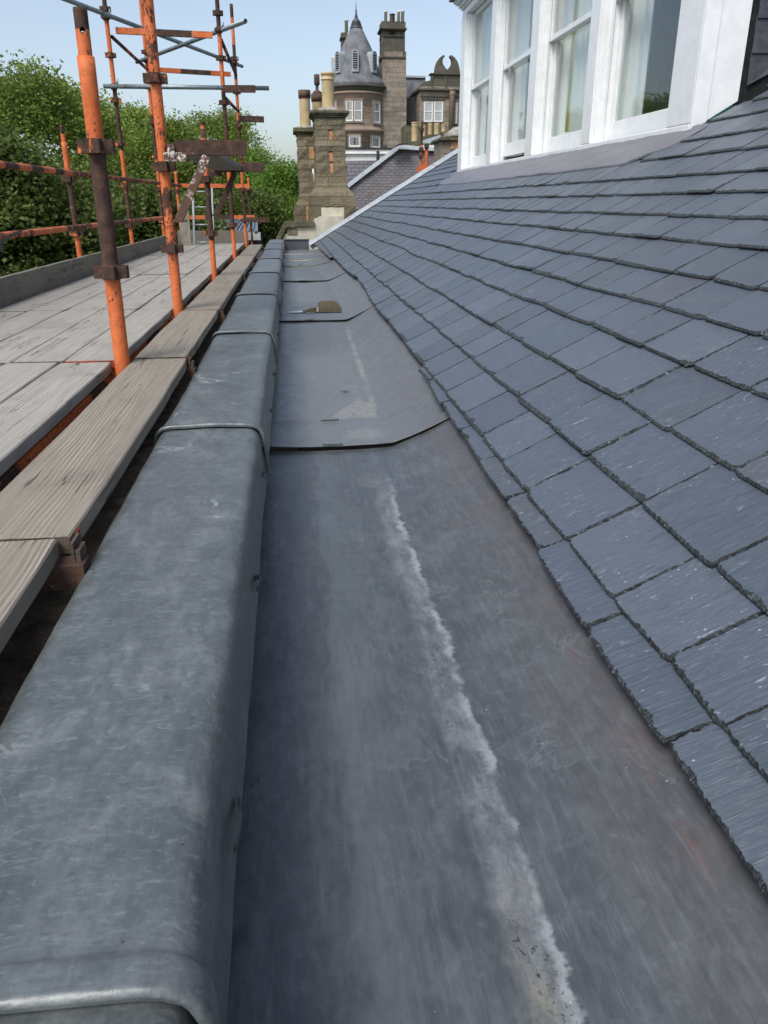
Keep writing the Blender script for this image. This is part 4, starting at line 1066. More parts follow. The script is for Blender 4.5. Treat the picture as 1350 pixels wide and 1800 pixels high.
# ================================================================== NEIGHBOURS
YC = 20.6
def P2(x, y, Y): return at(x, y, Y)
def rough(mb, a, b, amp, seed, mi=0, cell=.12, sides=('f', 'l', 'r')):
    "rock-faced block: front/side faces as displaced grids"
    x0, y0, z0 = a; x1, y1, z1 = b
    def grid(p, u, v, nrm):
        nu = max(2, int(u.length / cell)); nv = max(2, int(v.length / cell)); R_ = []
        for j in range(nv + 1):
            R_.append([])
            for i in range(nu + 1):
                q = p + u * (i / nu) + v * (j / nv); ed = min(1, min(i, nu - i, j, nv - j) / 1.0)
                R_[-1].append(mb.vert(q + nrm * (amp * ed * (.5 + nz(q.x * 7 + seed, q.y * 7, q.z * 7)))))
        for j in range(nv):
            for i in range(nu): mb.face((R_[j][i], R_[j][i + 1], R_[j + 1][i + 1], R_[j + 1][i]), mi)
    grid(Vector((x0, y0, z0)), Vector((x1 - x0, 0, 0)), Vector((0, 0, z1 - z0)), Vector((0, -1, 0)))
    grid(Vector((x0, y1, z0)), Vector((0, y0 - y1, 0)), Vector((0, 0, z1 - z0)), Vector((-1, 0, 0)))
    grid(Vector((x1, y0, z0)), Vector((0, y1 - y0, 0)), Vector((0, 0, z1 - z0)), Vector((1, 0, 0)))
    mb.box((x0, y0 + .004, z0), (x1, y1, z1), mi)
def pot(c, r, h, mat_, parent, collar=True, cowl=False, sooty=False):
    m = MB()
    prof_ = [(r * 1.02, 0), (r, .02), (r * .96, h * .80), (r * .97, h * .805), (r * 1.09, h * .81), (r * 1.09, h * .835), (r * .99, h * .84), (r * .99, h * .93), (r * 1.10, h * .94), (r * 1.10, h), (r * .8, h), (r * .78, h * .8)]
    m.lathe(c, prof_, 20, 0)
    if sooty: m.lathe(Vector(c) + Vector((0, 0, h * .80)), [(r * 1.12, 0), (r * 1.12, h * .21), (r * .7, h * .215)], 20, 1)
    if cowl:
        t = Vector(c) + Vector((0, 0, h)); m.lathe(t, [(r * .9, 0), (r * .75, .06), (r * .28, .10), (r * .28, .20), (r * .5, .22), (r * .5, .45), (r * .3, .46), (0, .47)], 14, 1)
    return m.build('chimney_pot', [mat_, 'pot_sooty'], parent)
nh = thing('chimney_stack', (1.0, 21.2, 0), 'tall weathered sandstone chimney with flared foot, one large buff pot and white harling below', 'chimney')
m = MB(); zz = lambda z: Z(z)
courses = [(.67, .93), (.93, 1.17), (1.17, 1.41), (1.41, 1.64), (1.64, 1.895)]
for k, (a, b) in enumerate(courses):
    cuts = [(.715, 1.435)] if k in (2, 4) else [(.715, 1.03), (1.135, 1.435)]
    for x0, x1 in cuts: rough(m, (x0, YC, zz(a + .004)), (x1 + .0, YC + 1.15, zz(b - .004)), .045, k * 3.1)
    if len(cuts) == 2: m.box((1.035, YC + .02, zz(a + .01)), (1.13, YC + .1, zz(b - .03)), 1)
m.box((.72, YC + .06, zz(-.6)), (1.43, YC + 1.13, zz(1.9)))
# flare
fl = [(.71, 1.44, .67), (.70, 1.45, .60), (.69, 1.46, .45), (.65, 1.50, .33), (.58, 1.58, .24), (.55, 1.63, .16), (.55, 1.64, .06), (.55, 1.64, -.04)]
for (a0, a1, az), (b0, b1, bz) in zip(fl, fl[1:]):
    d0 = .715 - a0; d1 = .715 - b0
    m.prism([(b0, YC - d1, zz(bz)), (b1, YC - d1, zz(bz)), (a1, YC - d0, zz(az)), (a0, YC - d0, zz(az))], (0, 1.2, 0))
for x0, x1, z0, z1 in ((.52, .80, -.5, -.05), (1.36, 1.65, -.5, -.05), (.80, 1.36, -.10, -.045)): rough(m, (x0, YC - .17, zz(z0)), (x1, YC + 1.2, zz(z1)), .04, x0)
m.build('shaft', ['rubble_stone', 'orange_pinning'], nh, fix=True)
m = MB(); m.box((.68, YC - .05, zz(1.90)), (1.47, YC + 1.2, zz(1.95))); m.box((.64, YC - .09, zz(1.95)), (1.505, YC + 1.24, zz(1.985))); m.box((.60, YC - .12, zz(1.985)), (1.54, YC + 1.27, zz(2.05)))
m.build('cope', 'moss_stone', nh, bevel=.015)
m = MB(); m.lathe((1.07, YC + .35, zz(2.05)), [(.30, 0), (.24, .07), (.16, .10)], 14); m.build('flaunching', 'mortar_flaunch', nh)
pot((1.06, YC + .35, zz(2.06)), .152, .83, 'pot_clay', nh)
m = MB(); m.box((.80, YC - .175, zz(-.9)), (1.36, YC - .12, zz(-.10))); m.build('harl_panel', 'harling', nh)

n2 = thing('chimney_stack', (.55, 22.6, 0), 'lower sandstone chimney beside the taller one with two soot-topped pots, one wearing a cowl', 'chimney')
YL = 21.9; b0 = at(525, 300, YL).x; b1 = at(560, 300, YL).x; zt = at(530, 236, YL).z
m = MB(); zz0 = at(530, 340, YL).z
hh = (zt - zz0) / 5
for k in range(5):
    if k in (1, 3): 
        rough(m, (b0, YL, zz0 + k * hh + .004), (b0 + .28, YL + .9, zz0 + (k + 1) * hh - .004), .04, k * 2.2); m.box((b0 + .28, YL + .01, zz0 + k * hh), (b0 + .5, YL + .1, zz0 + (k + 1) * hh), 1 if k == 3 else 0)
    else: rough(m, (b0, YL, zz0 + k * hh + .004), (b1, YL + .9, zz0 + (k + 1) * hh - .004), .04, k * 2.2)
zl = at(520, 360, YL).z; zb = at(520, 390, YL).z
m.prism([(b0 - .12, YL - .1, zl), (b1, YL - .1, zl), (b1, YL, zz0), (b0, YL, zz0), (b0 - .02, YL - .01, zz0 - .15)], (0, .9, 0))
rough(m, (b0 - .14, YL - .12, zb - .5), (b0 + .15, YL + .9, zl), .04, 3.3); m.box((b0 + .151, YL - .12, zb - .5), (b0 + .36, YL + .3, zl - .02), 1); rough(m, (b0 + .361, YL - .12, zb - .5), (b1 + .1, YL + .9, zl), .04, 6)
m.box((b0 + .02, YL + .05, zb - .5), (b1, YL + .85, zt))
m.build('shaft', ['rubble_stone', 'orange_pinning'], n2, fix=True)
m = MB(); m.box((b0 - .04, YL - .04, zt), (b1, YL + .95, zt + .05)); m.box((b0 - .10, YL - .10, zt + .05), (b1, YL + 1.0, zt + .15)); m.build('cope', 'moss_stone', n2, bevel=.015)
m = MB(); m.lathe((b0 + .2, YL + .3, zt + .15), [(.24, 0), (.18, .06)], 12); m.build('flaunching', 'mortar_flaunch', n2)
c_ = at(537, 221, YL + .3); pot((c_.x, YL + .3, zt + .16), .14, .86, 'pot_clay', n2, sooty=True)
c_ = at(558.5, 193, YL + .75); pot((c_.x, YL + .78, zt + .16), .145, at(558, 166, YL + .8).z - zt - .16, 'pot_clay', n2, cowl=True, sooty=True)
m = MB(); c_ = at(552, 300, YL - .15); m.lathe((c_.x, c_.y, at(552, 321, YL).z), [(.03, 0), (.03, .18), (.045, .2), (.045, .32), (.0, .33)], 10); m.box((c_.x - .02, c_.y - .02, at(552, 305, YL).z), (c_.x + .1, c_.y + .02, at(552, 302, YL).z))
m.build('bracket', 'pale_render', n2)

# white gable with stepped stone cope under the stacks
g = thing('neighbour_gable', (.5, 20.3, 0), 'white harled gable with a sloping stone cope at the end of the lead gutter', 'gable wall')
YG = 20.25
def px_poly(pts, Y): return [at(x, y, Y) for x, y in pts]
m = MB(); m.prism(px_poly([(497, 440), (497, 421), (500, 412), (520, 400), (552, 398), (552, 386), (563, 380), (604, 380), (606, 400), (640, 440), (640, 600), (497, 600)], YG), (0, .5, 0)); m.build('wall', 'harling', g, fix=True)
m = MB(); m.prism(px_poly([(500, 390), (552, 388), (553, 398), (503, 400)], YG - .08), (0, .6, 0)); m.prism(px_poly([(500, 389), (505, 397), (492, 424), (483, 424)], YG - .081), (0, .6, 0)); m.build('cope', 'moss_stone', g, fix=True, bevel=.01)
m = MB(); rough(m, (at(505, 410, YG).x, YG - .03, at(505, 412, YG).z), (at(522, 410, YG).x, YG + .2, at(505, 401, YG).z), .03, 1); m.build('stone_block', 'rubble_stone', g)
m = MB(); m.box((-3.0, 20.2, 0), (9.0, 27, Z(-1.8))); m.build('lower_wall', 'rubble_stone', g)

# slate-hung roof beyond with lead skews
YR = 26.0
r = thing('neighbour_roof', (4, 26, 0), 'grey slated roof slope edged by a pale lead skew rising beside the sandstone chimney', 'roof')
def sl_poly(pts, Y, lean=.9, z_ref=357):
    out = []
    zb = at(600, 470, Y).z
    for x, y in pts:
        p = at(x, y, Y); k = (p.z - zb) * lean * .35; out.append(at(x, y, Y + k))
    return out
m = MB(); m.prism(sl_poly([(596, 480), (603, 340), (607, 331), (701, 258), (716, 258), (778, 266), (778, 278), (870, 260), (870, 480)], YR), (0, .2, -.05)); m.build('slates', 'near_far_slate', r, fix=True)
m = MB()
L = [(604, 337), (640, 309), (670, 286.5), (703, 261)]
for k, (a, b) in enumerate(zip(L, L[1:])):
    dx_, dy_ = -3.4, -5.8
    p = sl_poly([a, b, (b[0] + dx_, b[1] + dy_), (a[0] + dx_, a[1] + dy_)], YR - .12 - .02 * (k % 2)); m.prism(p, (0, .3, 0))
p = sl_poly([(700, 262), (778, 266), (778, 261), (714, 255), (701, 254)], YR - .15); m.prism(p, (0, .3, 0))
m.build('lead_skew', 'lead_bright', r, fix=True)
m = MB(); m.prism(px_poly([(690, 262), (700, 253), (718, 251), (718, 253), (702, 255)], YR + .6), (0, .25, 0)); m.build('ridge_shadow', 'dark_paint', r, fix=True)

r2 = thing('rear_roof', (3.5, 33, 0), 'darker slated roof with a white painted wallhead band behind the pale skew', 'roof')
YQ = 32.0
m = MB(); m.prism([at(560, 460, YQ), at(760, 440, YQ), at(760, 281, YQ + 3), at(560, 283, YQ + 3)], (0, .2, -.1)); m.build('slates', 'far_slate', r2, fix=True)
m = MB(); m.prism([at(560, 283, YQ + 3.1), at(760, 281, YQ + 3.1), at(760, 262, YQ + 3.1), at(560, 262, YQ + 3.1)], (0, .5, 0)); m.prism([at(560, 271, YQ + 3.0), at(760, 270, YQ + 3.0), at(760, 268, YQ + 3.0), at(560, 269, YQ + 3.0)], (0, .1, 0)); m.build('white_band', 'pale_render', r2, fix=True)
m = MB(); m.tube(at(664.5, 287, YQ + 2.0), at(664.5, 265, YQ + 2.0), .07, 10, 0, 0, cap=True); m.build('vent_pipe', 'dark_paint', r2)
m = MB()
for x in (638, 676): m.lathe(at(x, 261.5, YQ + 3.2), [(.12, 0), (.12, .05), (.05, .12), (0, .14)], 10)
m.box(at(560, 262, YQ + 3.05), at(700, 261, YQ + 3.4)); m.build('ridge_ends', 'dark_paint', r2)

# ---- big turreted building
YT = 70.0; PXM = 1350 / (YT * cos(YAW) * cos(PITCH))
T = thing('turreted_mansion', (8, 74, 0), 'large sandstone mansion with a conical slated turret, tall chimney and scrolled gable', 'building')
zt = lambda y, Yv=YT: at(640, y, Yv).z
tc = at(628, 200, YT + 2.35); cx_, cy_ = tc.x, YT + 2.35
R0 = 2.30
m = MB()
zc = zt(148)
prof_ = [(R0, zt(400)), (R0, zt(232)), (R0 + .10, zt(231)), (R0 + .14, zt(228)), (R0 + .10, zt(225)), (R0 + .02, zt(223)), (R0, zt(221)), (R0, zt(164)), (R0 + .09, zt(163)), (R0 + .09, zt(160)), (R0, zt(159))]
m.lathe((cx_, cy_, 0), prof_, 64, 0)
m.build('turret_wall', 'tower_stone_warm', T)
m = MB(); m.lathe((cx_, cy_, 0), [(R0, zt(159.5)), (R0 + .03, zt(157)), (R0 + .12, zt(154)), (R0 + .20, zt(152)), (R0 + .30, zt(150.5)), (R0 + .30, zt(148)), (R0 + .1, zt(147))], 64, 0); m.build('turret_cornice', 'weathered_stone', T)
zp = [(R0 + .22, 147.5), (R0 + .02, 140), (1.98, 128), (1.80, 112), (1.42, 85), (.95, 62), (.49, 40)]
cone_r = lambda zv: float(np.interp(zv, [zt(y) for _, y in zp], [r_ for r_, _ in zp]))
m = MB(); m.lathe((cx_, cy_, 0), [(r_, zt(y)) for r_, y in zp], 64, 0); m.build('turret_roof', 'tower_roof', T)
m = MB(); m.lathe((cx_, cy_, 0), [(.52, zt(40)), (.52, zt(38)), (.42, zt(35)), (.46, zt(34)), (.36, zt(30)), (.40, zt(29)), (.27, zt(24)), (.12, zt(20)), (.15, zt(19)), (.09, zt(14)), (.05, zt(8)), (.09, zt(6.8)), (.04, zt(5)), (.02, zt(-8)), (0, zt(-9))], 20, 0)
m.build('finial', 'lead_dark', T)
def louvre(ang, z0y=126, z1y=86):
    a = radians(ang); d = Vector((sin(a), -cos(a), 0)); s = Vector((cos(a), sin(a), 0)); z0 = zt(z0y); z1 = zt(z1y); hw = .27
    rr = cone_r(z0) + .12; c = Vector((cx_, cy_, 0)) + d * rr
    m = MB(); arc = [(hw * cos(pi * k / 10), (z1 - hw) + hw * sin(pi * k / 10)) for k in range(11)]
    outl = [(hw, z0 + .05)] + arc + [(-hw, z0 + .05)]
    m.prism([c + s * x + Vector((0, 0, z)) for x, z in outl], d * -1.6, 0)
    f = m.build('louvred_dormer', 'lead_bright', T, fix=True)
    m = MB(); hw2 = .19; arc = [(hw2 * cos(pi * k / 10), (z1 - .26) + hw2 * sin(pi * k / 10)) for k in range(11)]
    m.prism([c + d * .02 + s * x + Vector((0, 0, z)) for x, z in [(hw2, z0 + .22)] + arc + [(-hw2, z0 + .22)]], d * -.05, 0)
    m.build('opening', 'felt', f, fix=True)
    m = MB()
    for k in range(8):
        zz_ = z0 + .26 + k * .155; hh_ = .02 if k < 7 else .05
        q = c + d * .024; m.prism([q + s * -hw2 + Vector((0, 0, zz_)), q + s * hw2 + Vector((0, 0, zz_)), q + s * hw2 + d * .03 + Vector((0, 0, zz_ - .02)), q - s * hw2 + d * .03 + Vector((0, 0, zz_ - .02))], (0, 0, hh_))
    m.build('louvres', 'lead_bright', f, fix=True)
for a in (-54, -8, 40, -108): louvre(a)
def win_curved(xa, xb, ya, yb, sash_y, mull=False):
    "window let into the turret wall"
    p = at((xa + xb) / 2, ya, YT); xm = at((xa + xb) / 2, ya, YT + .3).x; dx_ = max(-2.2, min(2.2, xm - cx_)); ang = math.asin(dx_ / R0)
    d = Vector((sin(ang), -cos(ang), 0)); s = Vector((cos(ang), sin(ang), 0)); w = (xb - xa) / PXM / 2 / max(.5, cos(ang)); c = Vector((cx_, cy_, 0)) + d * (R0 - .02)
    z1, z0, zm = zt(ya), zt(yb), zt(sash_y)
    def slab(u0, u1, a, b, o0, o1, mb, mi=0):
        mb.prism([c + s * u0 + d * o1 + Vector((0, 0, a)), c + s * u1 + d * o1 + Vector((0, 0, a)), c + s * u1 + d * o1 + Vector((0, 0, b)), c + s * u0 + d * o1 + Vector((0, 0, b))], d * (o0 - o1), mi)
    m = MB(); slab(-w - .1, w + .1, z0 - .14, z0, -.1, .09, m); slab(-w - .1, w + .1, z1, z1 + .16, -.1, .06, m); slab(-w - .1, -w, z0, z1, -.1, .05, m); slab(w, w + .1, z0, z1, -.1, .05, m)
    f = m.build('window', 'tower_stone', T, fix=True)
    m = MB(); t = .06
    slab(-w, -w + t, z0, z1, -.05, .035, m); slab(w - t, w, z0, z1, -.05, .035, m); slab(-w + t, w - t, z0, z0 + .09, -.05, .034, m); slab(-w + t, w - t, z1 - t, z1, -.05, .034, m); slab(-w + t, w - t, zm - .03, zm + .03, -.05, .036, m)
    m.build('sash_frame', 'white_paint', f, fix=True)
    m = MB(); slab(-w + t, w - t, z0 + .08, z1 - t, -.05, .012, m, 0)
    for k in range(5):
        u = -w + t + (2 * w - 2 * t) * (.08 + .2 * k); slab(u, u + .06, z0 + .1, z1 - t - .02, .0, .018, m, 1)
    m.build('pane', ['far_glass', 'net_curtain'], f, fix=True)
win_curved(608, 619.5, 177, 212.5, 194); win_curved(622.5, 635.5, 177, 212.5, 194); win_curved(657, 669, 178.5, 214.5, 194.5)
win_curved(613.5, 632.5, 240, 257.5, 258); win_curved(653.5, 668.5, 241, 258.5, 259); win_curved(587.5, 592, 178, 212, 194)
# main block, tall chimney, slated link and gable
def fbox(mb, xa, xb, ya, yb, Y, dep, mi=0):
    a = at(xa, ya, Y); b = at(xb, yb, Y); a2 = at((xa + xb) / 2, ya, Y).z; b2 = at((xa + xb) / 2, yb, Y).z
    mb.box((a.x, Y, b2), (b.x, Y + dep, a2), mi)
m = MB(); fbox(m, 672, 712, 90, 330, YT + 1.4, 3.0); fbox(m, 669, 713, 152, 330, YT + 1.25, 3.0)
m.build('chimney_wall', 'tower_stone', T)
m = MB(); fbox(m, 671.5, 711.5, 53, 90, YT + 1.4, 1.8); fbox(m, 670.5, 712.5, 99, 101.5, YT + 1.3, 2); fbox(m, 671, 712, 62, 64, YT + 1.3, 2.0); fbox(m, 671.5, 674.5, 64, 100, YT + 1.34, .3); fbox(m, 708.5, 711.7, 64, 100, YT + 1.34, .3)
fbox(m, 668.5, 715.5, 48, 50.5, YT + 1.1, 2.4); fbox(m, 670, 714, 50.5, 53, YT + 1.2, 2.2); fbox(m, 671, 713, 37.5, 48, YT + 1.4, 1.8)
c_ = m.build('chimney', 'weathered_stone', T)
m = MB(); fbox(m, 685, 694, 55.5, 62, YT + 1.36, .3); m.build('recess', 'felt', c_)
for x, yy, mt, w in ((678, 19.5, 'pale', 5.5), (689.5, 24.5, 'dark', 9), (700.5, 20, 'pale', 5), (707.5, 19, 'pale', 6)):
    m = MB(); base = at(x, 38, YT + 2.2); top = at(x, yy, YT + 2.2)
    r_ = w / PXM / 2
    m.lathe(base, [(r_, 0), (r_ * .95, (top.z - base.z) * .85), (r_ * 1.15, (top.z - base.z) * .87), (r_ * 1.15, top.z - base.z), (r_ * .7, top.z - base.z)], 4 if mt == 'dark' else 12, 0, smooth=mt != 'dark')
    m.build('chimney_pot', 'pot_sooty' if mt == 'dark' else 'harling', c_)
m = MB(); fbox(m, 600, 612, 57, 150, YT + 5.5, 1.2); fbox(m, 598.5, 613, 64, 67, YT + 5.3, 1.5); k_ = m.build('rear_chimney', 'weathered_stone', T)
m = MB(); b_0 = at(609, 57, YT + 6); m.lathe(b_0, [(.15, 0), (.14, .8), (.19, .82), (.19, .92), (.1, .93)], 12); m.build('chimney_pot', 'harling', k_)
m = MB(); m.prism([at(711, 260, YT + 4), at(748, 260, YT + 4), at(748, 136, YT + 6.5), at(711, 135, YT + 6.5)], (0, .4, 0)); m.build('roof', 'tower_roof', T, fix=True)
m = MB(); fbox(m, 710, 738, 220, 330, YT + 3, 2); fbox(m, 712, 737, 171, 222, YT + 3.3, 1); m.build('slate_hung_wall', 'far_slate', T)
m = MB(); m.bar(at(711, 134.5, YT + 6.4), at(748, 135.5, YT + 6.4), .25, .15); m.build('ridge', 'lead_bright', T)
# gable
YB = YT + 1.0
m = MB(); fbox(m, 738, 813, 152, 330, YB, 5); m.build('gable_wall', 'tower_stone', T)
m = MB(); fbox(m, 736, 815, 155.5, 158.5, YB - .3, 5.4); fbox(m, 739, 813, 168, 170, YB - .12, .2); fbox(m, 741, 783, 172, 175, YB - .08, .15)
fbox(m, 757, 811, 128.5, 130.5, YB - .15, 1.2)
m.build('gable_cornice', 'weathered_stone', T)
m = MB()
def scroll(cx0, sg):
    pts = [(0, 129), (0, 122), (2, 121), (5, 117), (8, 112), (8.5, 107), (7, 102), (4.5, 99.5), (5, 97), (8, 97), (13, 101), (18, 108), (21, 118), (22.5, 129)]
    return [(cx0 + sg * x, y) for x, y in pts]
for sg in (-1, 1):
    q = scroll(786.5, sg); m.prism(px_poly(q, YB), (0, .55, 0))
m.prism(px_poly([(741, 156), (741, 148), (748, 143), (758, 141), (759, 129), (811, 129), (813, 156)], YB + .01), (0, .54, 0))
for x in (760, 784, 809): m.prism(px_poly([(x - 1.6, 155), (x - 1.6, 130.5), (x + 1.6, 130.5), (x + 1.6, 155)], YB - .06), (0, .1, 0))
m.build('scrolled_pediment', 'weathered_stone', T, fix=True)
def win_flat(xa, xb, ya, yb, sy, Y):
    m = MB(); fbox(m, xa - 1, xb + 1, yb, yb + 2.5, Y - .12, .2); f = m.build('window', 'weathered_stone', T)
    m = MB(); fbox(m, xa, xa + 1.2, ya, yb, Y - .05, .1); fbox(m, xb - 1.2, xb, ya, yb, Y - .05, .1); fbox(m, xa + 1.2, xb - 1.2, ya, ya + 1.2, Y - .049, .1); fbox(m, xa + 1.2, xb - 1.2, yb - 2, yb, Y - .049, .1); fbox(m, xa + 1.2, xb - 1.2, sy - .7, sy + .7, Y - .052, .1)
    m.build('sash_frame', 'white_paint', f)
    m = MB(); fbox(m, xa + 1, xb - 1, ya + 1, yb - 1, Y - .02, .1); m.build('pane', 'net_curtain', f)
win_flat(745.5, 760.5, 179, 214, 196, YB); win_flat(763, 778.5, 179, 214, 196, YB); win_flat(798.5, 803.5, 180, 217, 196, YB)
m = MB()
for x0, x1, y0_ in ((787.5, 799.5, 155), (806, 814, 158)):
    b_0 = at((x0 + x1) / 2, 232, YB - .3); r_ = (x1 - x0) / PXM / 2; H = at(790, y0_, YB - .3).z - b_0.z
    m.lathe(b_0, [(r_ * .85, 0), (r_ * .85, H * .86), (r_ * .98, H * .88), (r_ * .85, H * .9), (r_ * .85, H * .95), (r_ * 1.05, H * .97), (r_ * 1.0, H)], 16)
m.build('column', 'tower_stone_warm', T)
m = MB(); m.box((cx_, cy_, 0), (at(815, 200, 75).x + 4, YT + 12, zt(230))); m.build('rear_wall', 'tower_stone', T)

# row of pots on a far stack and its bits
st_ = thing('chimney_stack', (at(745, 240, 40).x, 40, 0), 'distant low chimney stack with a row of buff pots below the scrolled gable', 'chimney')
YS = 40
m = MB(); fbox(m, 711, 778, 221, 300, YS + 1.0, 1.2); m.build('stack', 'moss_stone', st_)
for x, y0_, y1_, w, dY in ((728.5, 215, 249, 10.5, -1.0), (744.5, 219, 240, 6.5, 0), (755.5, 216.5, 237, 7, 0), (767.5, 217, 237, 9.5, 0), (779.5, 218, 232, 8.5, 0)):
    b_0 = at(x, y1_, YS + dY); t_0 = at(x, y0_, YS + dY); pot(b_0, w / (1350 / (YS * .922)) / 2, t_0.z - b_0.z, 'pot_clay', st_)
m = MB(); m.prism([at(741, 252, YS - 1), at(745, 246, YS - 1), at(774, 237, YS - 1), at(777, 252, YS - 1)], (0, .5, 0)); m.build('lead_top', 'lead_bright', st_, fix=True)
m = MB(); fbox(m, 742, 776, 255, 275, YS - 2, .5); m.build('white_wall', 'pale_render', st_)
nr = thing('chimney_stack', (at(795, 260, 24).x, 24, 0), 'mossy chimney with a mortar-topped cope half hidden by the white dormer corner', 'chimney')
YN = 24
m = MB(); fbox(m, 776, 830, 246, 380, YN, 1.2); m.build('shaft', 'tower_stone', nr)
m = MB(); fbox(m, 773, 832, 241.5, 247, YN - .12, 1.5); m.build('cope', 'moss_stone', nr, bevel=.02)
m = MB(); c0 = at(806, 241.5, YN + .5); m.lathe(c0, [(.46, 0), (.30, .16), (.14, .27)], 10); m.build('flaunching', 'mortar_flaunch', nr)
m = MB(); fbox(m, 793, 806, 249, 262, YN - .02, .1); m.build('brick_patch', 'orange_pinning', nr)
# small rusty scaffold on the neighbour's roof
YO = 23.5
t = thing('roof_scaffold', at(748, 300, YO), 'small rusty orange scaffold frame standing beyond the verge of the slate roof', 'scaffold frame')
pa = segs([(0, .7), (.5, .35), (1.0, .6)])
m = MB(); m.tube(at(739, 303, YO), at(742.5, 214, YO), .035, 10, 0, 0, segs([(0, .6), (.7, .35), (1.2, .1)]), cap=True); m.tube(at(749, 297, YO), at(750, 254, YO), .055, 10, 0, 0, segs([(0, .95), (.5, .4)]), cap=True)
m.build('upright', 'scaffold_paint', t, attr=True)
m = MB(); m.pv = .9; m.prism(px_poly([(735, 303), (736, 293), (747, 288), (752, 292), (760, 290), (758, 297), (742, 306)], YO - .1), (0, .3, 0)); m.build('base_bracket', 'scaffold_paint', t, attr=True)
for x, y in ((740.5, 262), (740, 275), (750, 257), (741.5, 228)):
    m = MB(); m.pv = .1; p = at(x, y, YO - .05); m.box(p - Vector((.06, .05, .04)), p + Vector((.06, .05, .04))); m.build('clamp', 'scaffold_paint', t, attr=True)
# low shed roof beyond the deck
t = thing('shed', at(400, 430, 26), 'low building with a bluish ribbed metal roof seen beyond the end of the deck', 'shed')
YH = 25.0
m = MB(); a, b, c, d = at(338, 410, YH), at(452, 410, YH), at(452, 380, YH + 6), at(398, 380, YH + 6)
m.prism([a, b, c, d], (0, 0, -.1))
for k in range(15):
    u = k / 14; m.bar(a.lerp(b, u) + Vector((0, 0, .03)), d.lerp(c, u) + Vector((0, 0, .03)), .05, .05)
m.build('roof', 'blue_sheet', t, fix=True)
m = MB(); m.box((a.x, YH + .2, 0), (b.x, YH + 5.8, a.z - .11)); m.build('wall', 'dark_masonry', t)
m = MB(); m.box((a.x - .1, YH - .08, a.z - .2), (b.x + .1, YH - .01, a.z + .02)); m.build('gutter', 'lead_bright', t)

# ================================================================== TREES
def tree(x, y, top, rx, leafm, label, seed, n=26000, ls=.12, bottom=None, lobes=18, sq=1.0, airy=0.0):
    rng = np.random.default_rng(seed)
    H = top; n = int(n * 1.6); t = thing('tree', (x, y, 0), label, 'tree', 'trees beyond the scaffold')
    bz = H * .22 if bottom is None else bottom
    m = MB()
    def limb(p, q, r0, r1, dep):
        mid = p.lerp(q, .5) + Vector(rng.normal(0, .05, 3)) * (q - p).length
        m.tube(p, mid, r0, 8, 0, 0, r2=(r0 + r1) / 2); m.tube(mid, q, (r0 + r1) / 2, 8, 0, 0, r2=r1)
        if dep > 0:
            for k in range(4):
                d = Vector(rng.normal(0, 1, 3)); d.z = abs(d.z) * .6 + .25; d.normalize()
                limb(p.lerp(q, rng.uniform(.45, 1)), q + d * (q - p).length * rng.uniform(.3, .55), r1 * .7, r1 * .3, dep - 1)
    base = Vector((x, y, 0)); fork = Vector((x, y, H * .35))
    m.tube(base, fork, .32, 12, 0, 0, r2=.24)
    for k in range(6):
        a = k * 1.05 + rng.uniform(-.3, .3); limb(fork, Vector((x + cos(a) * rx * .5, y + sin(a) * rx * .5, H * rng.uniform(.55, .68))), .16, .06, 1)
    m.build('trunk', 'bark', t)
    # crown: lobes of leaf clumps
    cen = []
    for k in range(lobes):
        u = rng.uniform(0, 1); a = rng.uniform(0, 2 * pi); h = bz + (H - bz) * (u ** .75)
        prf = sqrt(max(0.05, 1 - ((h - (bz + (H - bz) * .45)) / ((H - bz) * .58)) ** 2))
        rr = rx * prf * rng.uniform(.45, .9)
        cen.append((x + cos(a) * rr, y + sin(a) * rr * sq, h - .1 * rx, rx * rng.uniform(.22, .42)))
    cen.append((x, y, H - rx * .3, rx * .3)); cen = np.array(cen)
    idx = rng.integers(0, len(cen), n); C0 = cen[idx]
    # small clumps inside every lobe
    ncl = len(cen) * 22; cl_l = rng.integers(0, len(cen), ncl); dirs = rng.normal(0, 1, (ncl, 3)); dirs /= np.linalg.norm(dirs, axis=1)[:, None]
    clp = cen[cl_l, :3] + dirs * (cen[cl_l, 3] * rng.uniform(.65, 1.1, ncl))[:, None] * np.array([1, 1, .8])
    ci = rng.integers(0, ncl, n); off = rng.normal(0, 1, (n, 3)); P = clp[ci] + off * (.25 + .07 * rng.random((n, 1))) * np.array([1.2, 1.2, .6])
    stray = rng.random(n) < .05; P[stray] += rng.normal(0, .22, (stray.sum(), 3))
    s_ = ls * rng.uniform(.5, 1.2, n)
    a = rng.normal(0, 1, (n, 3)); a[:, 2] *= .5; a /= np.linalg.norm(a, axis=1)[:, None]
    b = np.cross(a, rng.normal(0, 1, (n, 3))); b /= np.linalg.norm(b, axis=1)[:, None]
    V = np.empty((n, 4, 3)); V[:, 0] = P - a * s_[:, None] * .5; V[:, 1] = P + b * s_[:, None] * .32; V[:, 2] = P + a * s_[:, None] * .5; V[:, 3] = P - b * s_[:, None] * .32
    V -= np.array([x, y, 0])
    me = bpy.data.meshes.new('crown'); me.vertices.add(n * 4); me.vertices.foreach_set('co', V.reshape(-1).astype(np.float32))
    me.loops.add(n * 4); me.loops.foreach_set('vertex_index', np.arange(n * 4, dtype=np.int32)); me.polygons.add(n)
    me.polygons.foreach_set('loop_start', np.arange(0, n * 4, 4, dtype=np.int32)); me.polygons.foreach_set('loop_total', np.full(n, 4, dtype=np.int32))
    me.update(); me.validate(); me.materials.append(M[leafm])
    o = bpy.data.objects.new('crown', me); scene.collection.objects.link(o); o.parent = t
def tree_px(px_, py_, Y, rpx, *a, **k):
    p = at(px_, py_, Y); tree(p.x, Y, p.z, rpx / (1350 / (Y * .95)), *a, **k)
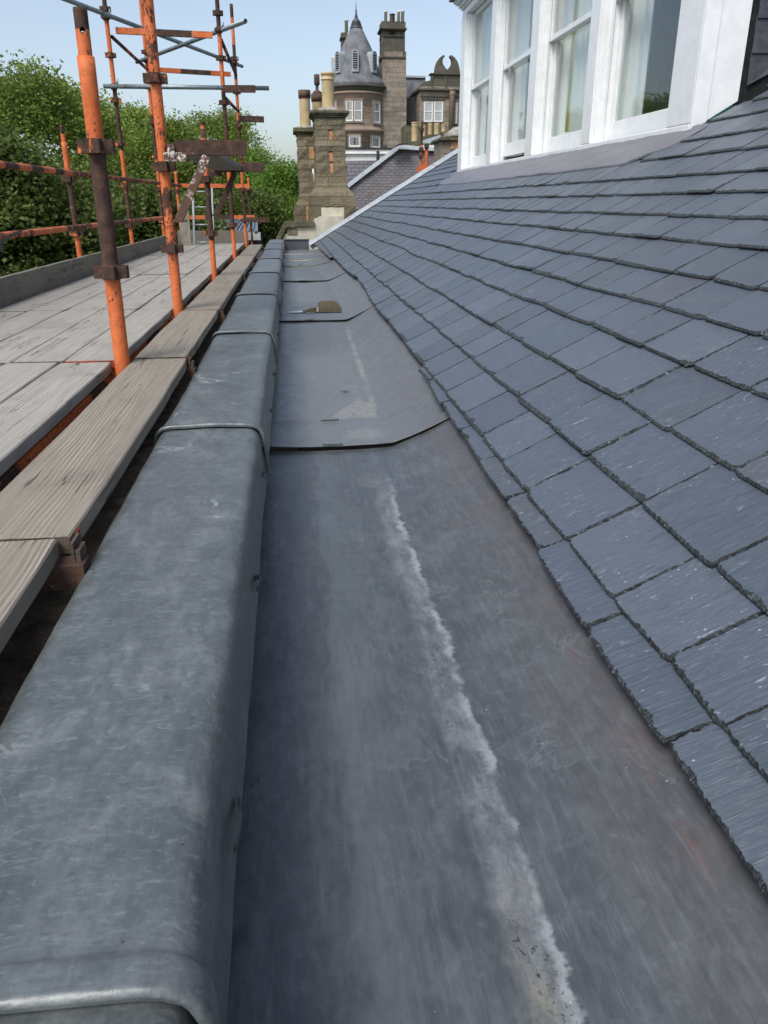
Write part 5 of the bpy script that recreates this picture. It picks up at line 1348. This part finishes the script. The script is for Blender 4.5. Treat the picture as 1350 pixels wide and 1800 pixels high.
tree_px(40, 146, 27, 150, 'leaf_mid', 'large leafy green tree at the left edge of the photo', 1, n=52000, bottom=6.5, lobes=24)
tree_px(165, 166, 31, 105, 'leaf_light', 'light green tree rising between the two thickest orange poles', 2, n=42000, bottom=7, lobes=22)
tree_px(250, 190, 35, 80, 'leaf_light', 'yellow-green tree behind the tall chipped orange pole', 3, n=30000, bottom=6)
tree_px(300, 215, 30, 70, 'leaf_mid', 'loose mid green tree left of the step-out bracket', 4, n=24000, bottom=7)
tree_px(383, 196, 42, 85, 'leaf_mid', 'rounded mid green tree behind the brown-topped inner pole', 5, n=34000, bottom=6)
tree_px(450, 262, 38, 62, 'leaf_bright', 'bright green tree just left of the lower sandstone chimney', 6, n=30000, bottom=5)
tree_px(497, 285, 33, 50, 'leaf_bright', 'small bright green tree crowding against the lower sandstone chimney', 7, n=22000, bottom=6)
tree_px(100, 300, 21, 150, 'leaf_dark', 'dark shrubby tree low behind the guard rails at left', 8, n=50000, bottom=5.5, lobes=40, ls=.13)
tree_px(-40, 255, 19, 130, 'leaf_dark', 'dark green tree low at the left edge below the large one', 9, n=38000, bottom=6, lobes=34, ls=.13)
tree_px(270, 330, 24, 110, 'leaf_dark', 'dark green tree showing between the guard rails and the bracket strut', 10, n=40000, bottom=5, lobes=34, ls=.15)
tree_px(420, 330, 31, 85, 'leaf_dark', 'dark green tree behind the pale ladder and ribbed shed roof', 11, n=32000, bottom=4, lobes=30)
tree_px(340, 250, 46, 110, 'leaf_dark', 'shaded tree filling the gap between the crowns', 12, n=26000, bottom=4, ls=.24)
tree_px(-160, 170, 40, 150, 'leaf_mid', 'green tree beyond the left edge of the photo', 13, n=16000, bottom=4, ls=.28)

# ================================================================== GROUND
m = MB(); m.prism([(-900, -900, 0), (900, -900, 0), (900, 900, 0), (-900, 900, 0)], (0, 0, -.5)); tag(m.build('ground', 'grass_ground'), kind='structure')
plain('asphalt', (.05, .05, .052), .9, .2, .2, 3, .4, .01)
m = MB(); m.box((-9.5, -30, .001), (-3.2, 60, .006)); tag(m.build('road', 'asphalt'), kind='structure')
plain('paving', (.22, .21, .19), .9, .2, .2, 2, .4, .01)
m = MB(); m.box((-3.2, -30, .0), (-.79, 60, .13)); tag(m.build('pavement', 'paving'), kind='structure')
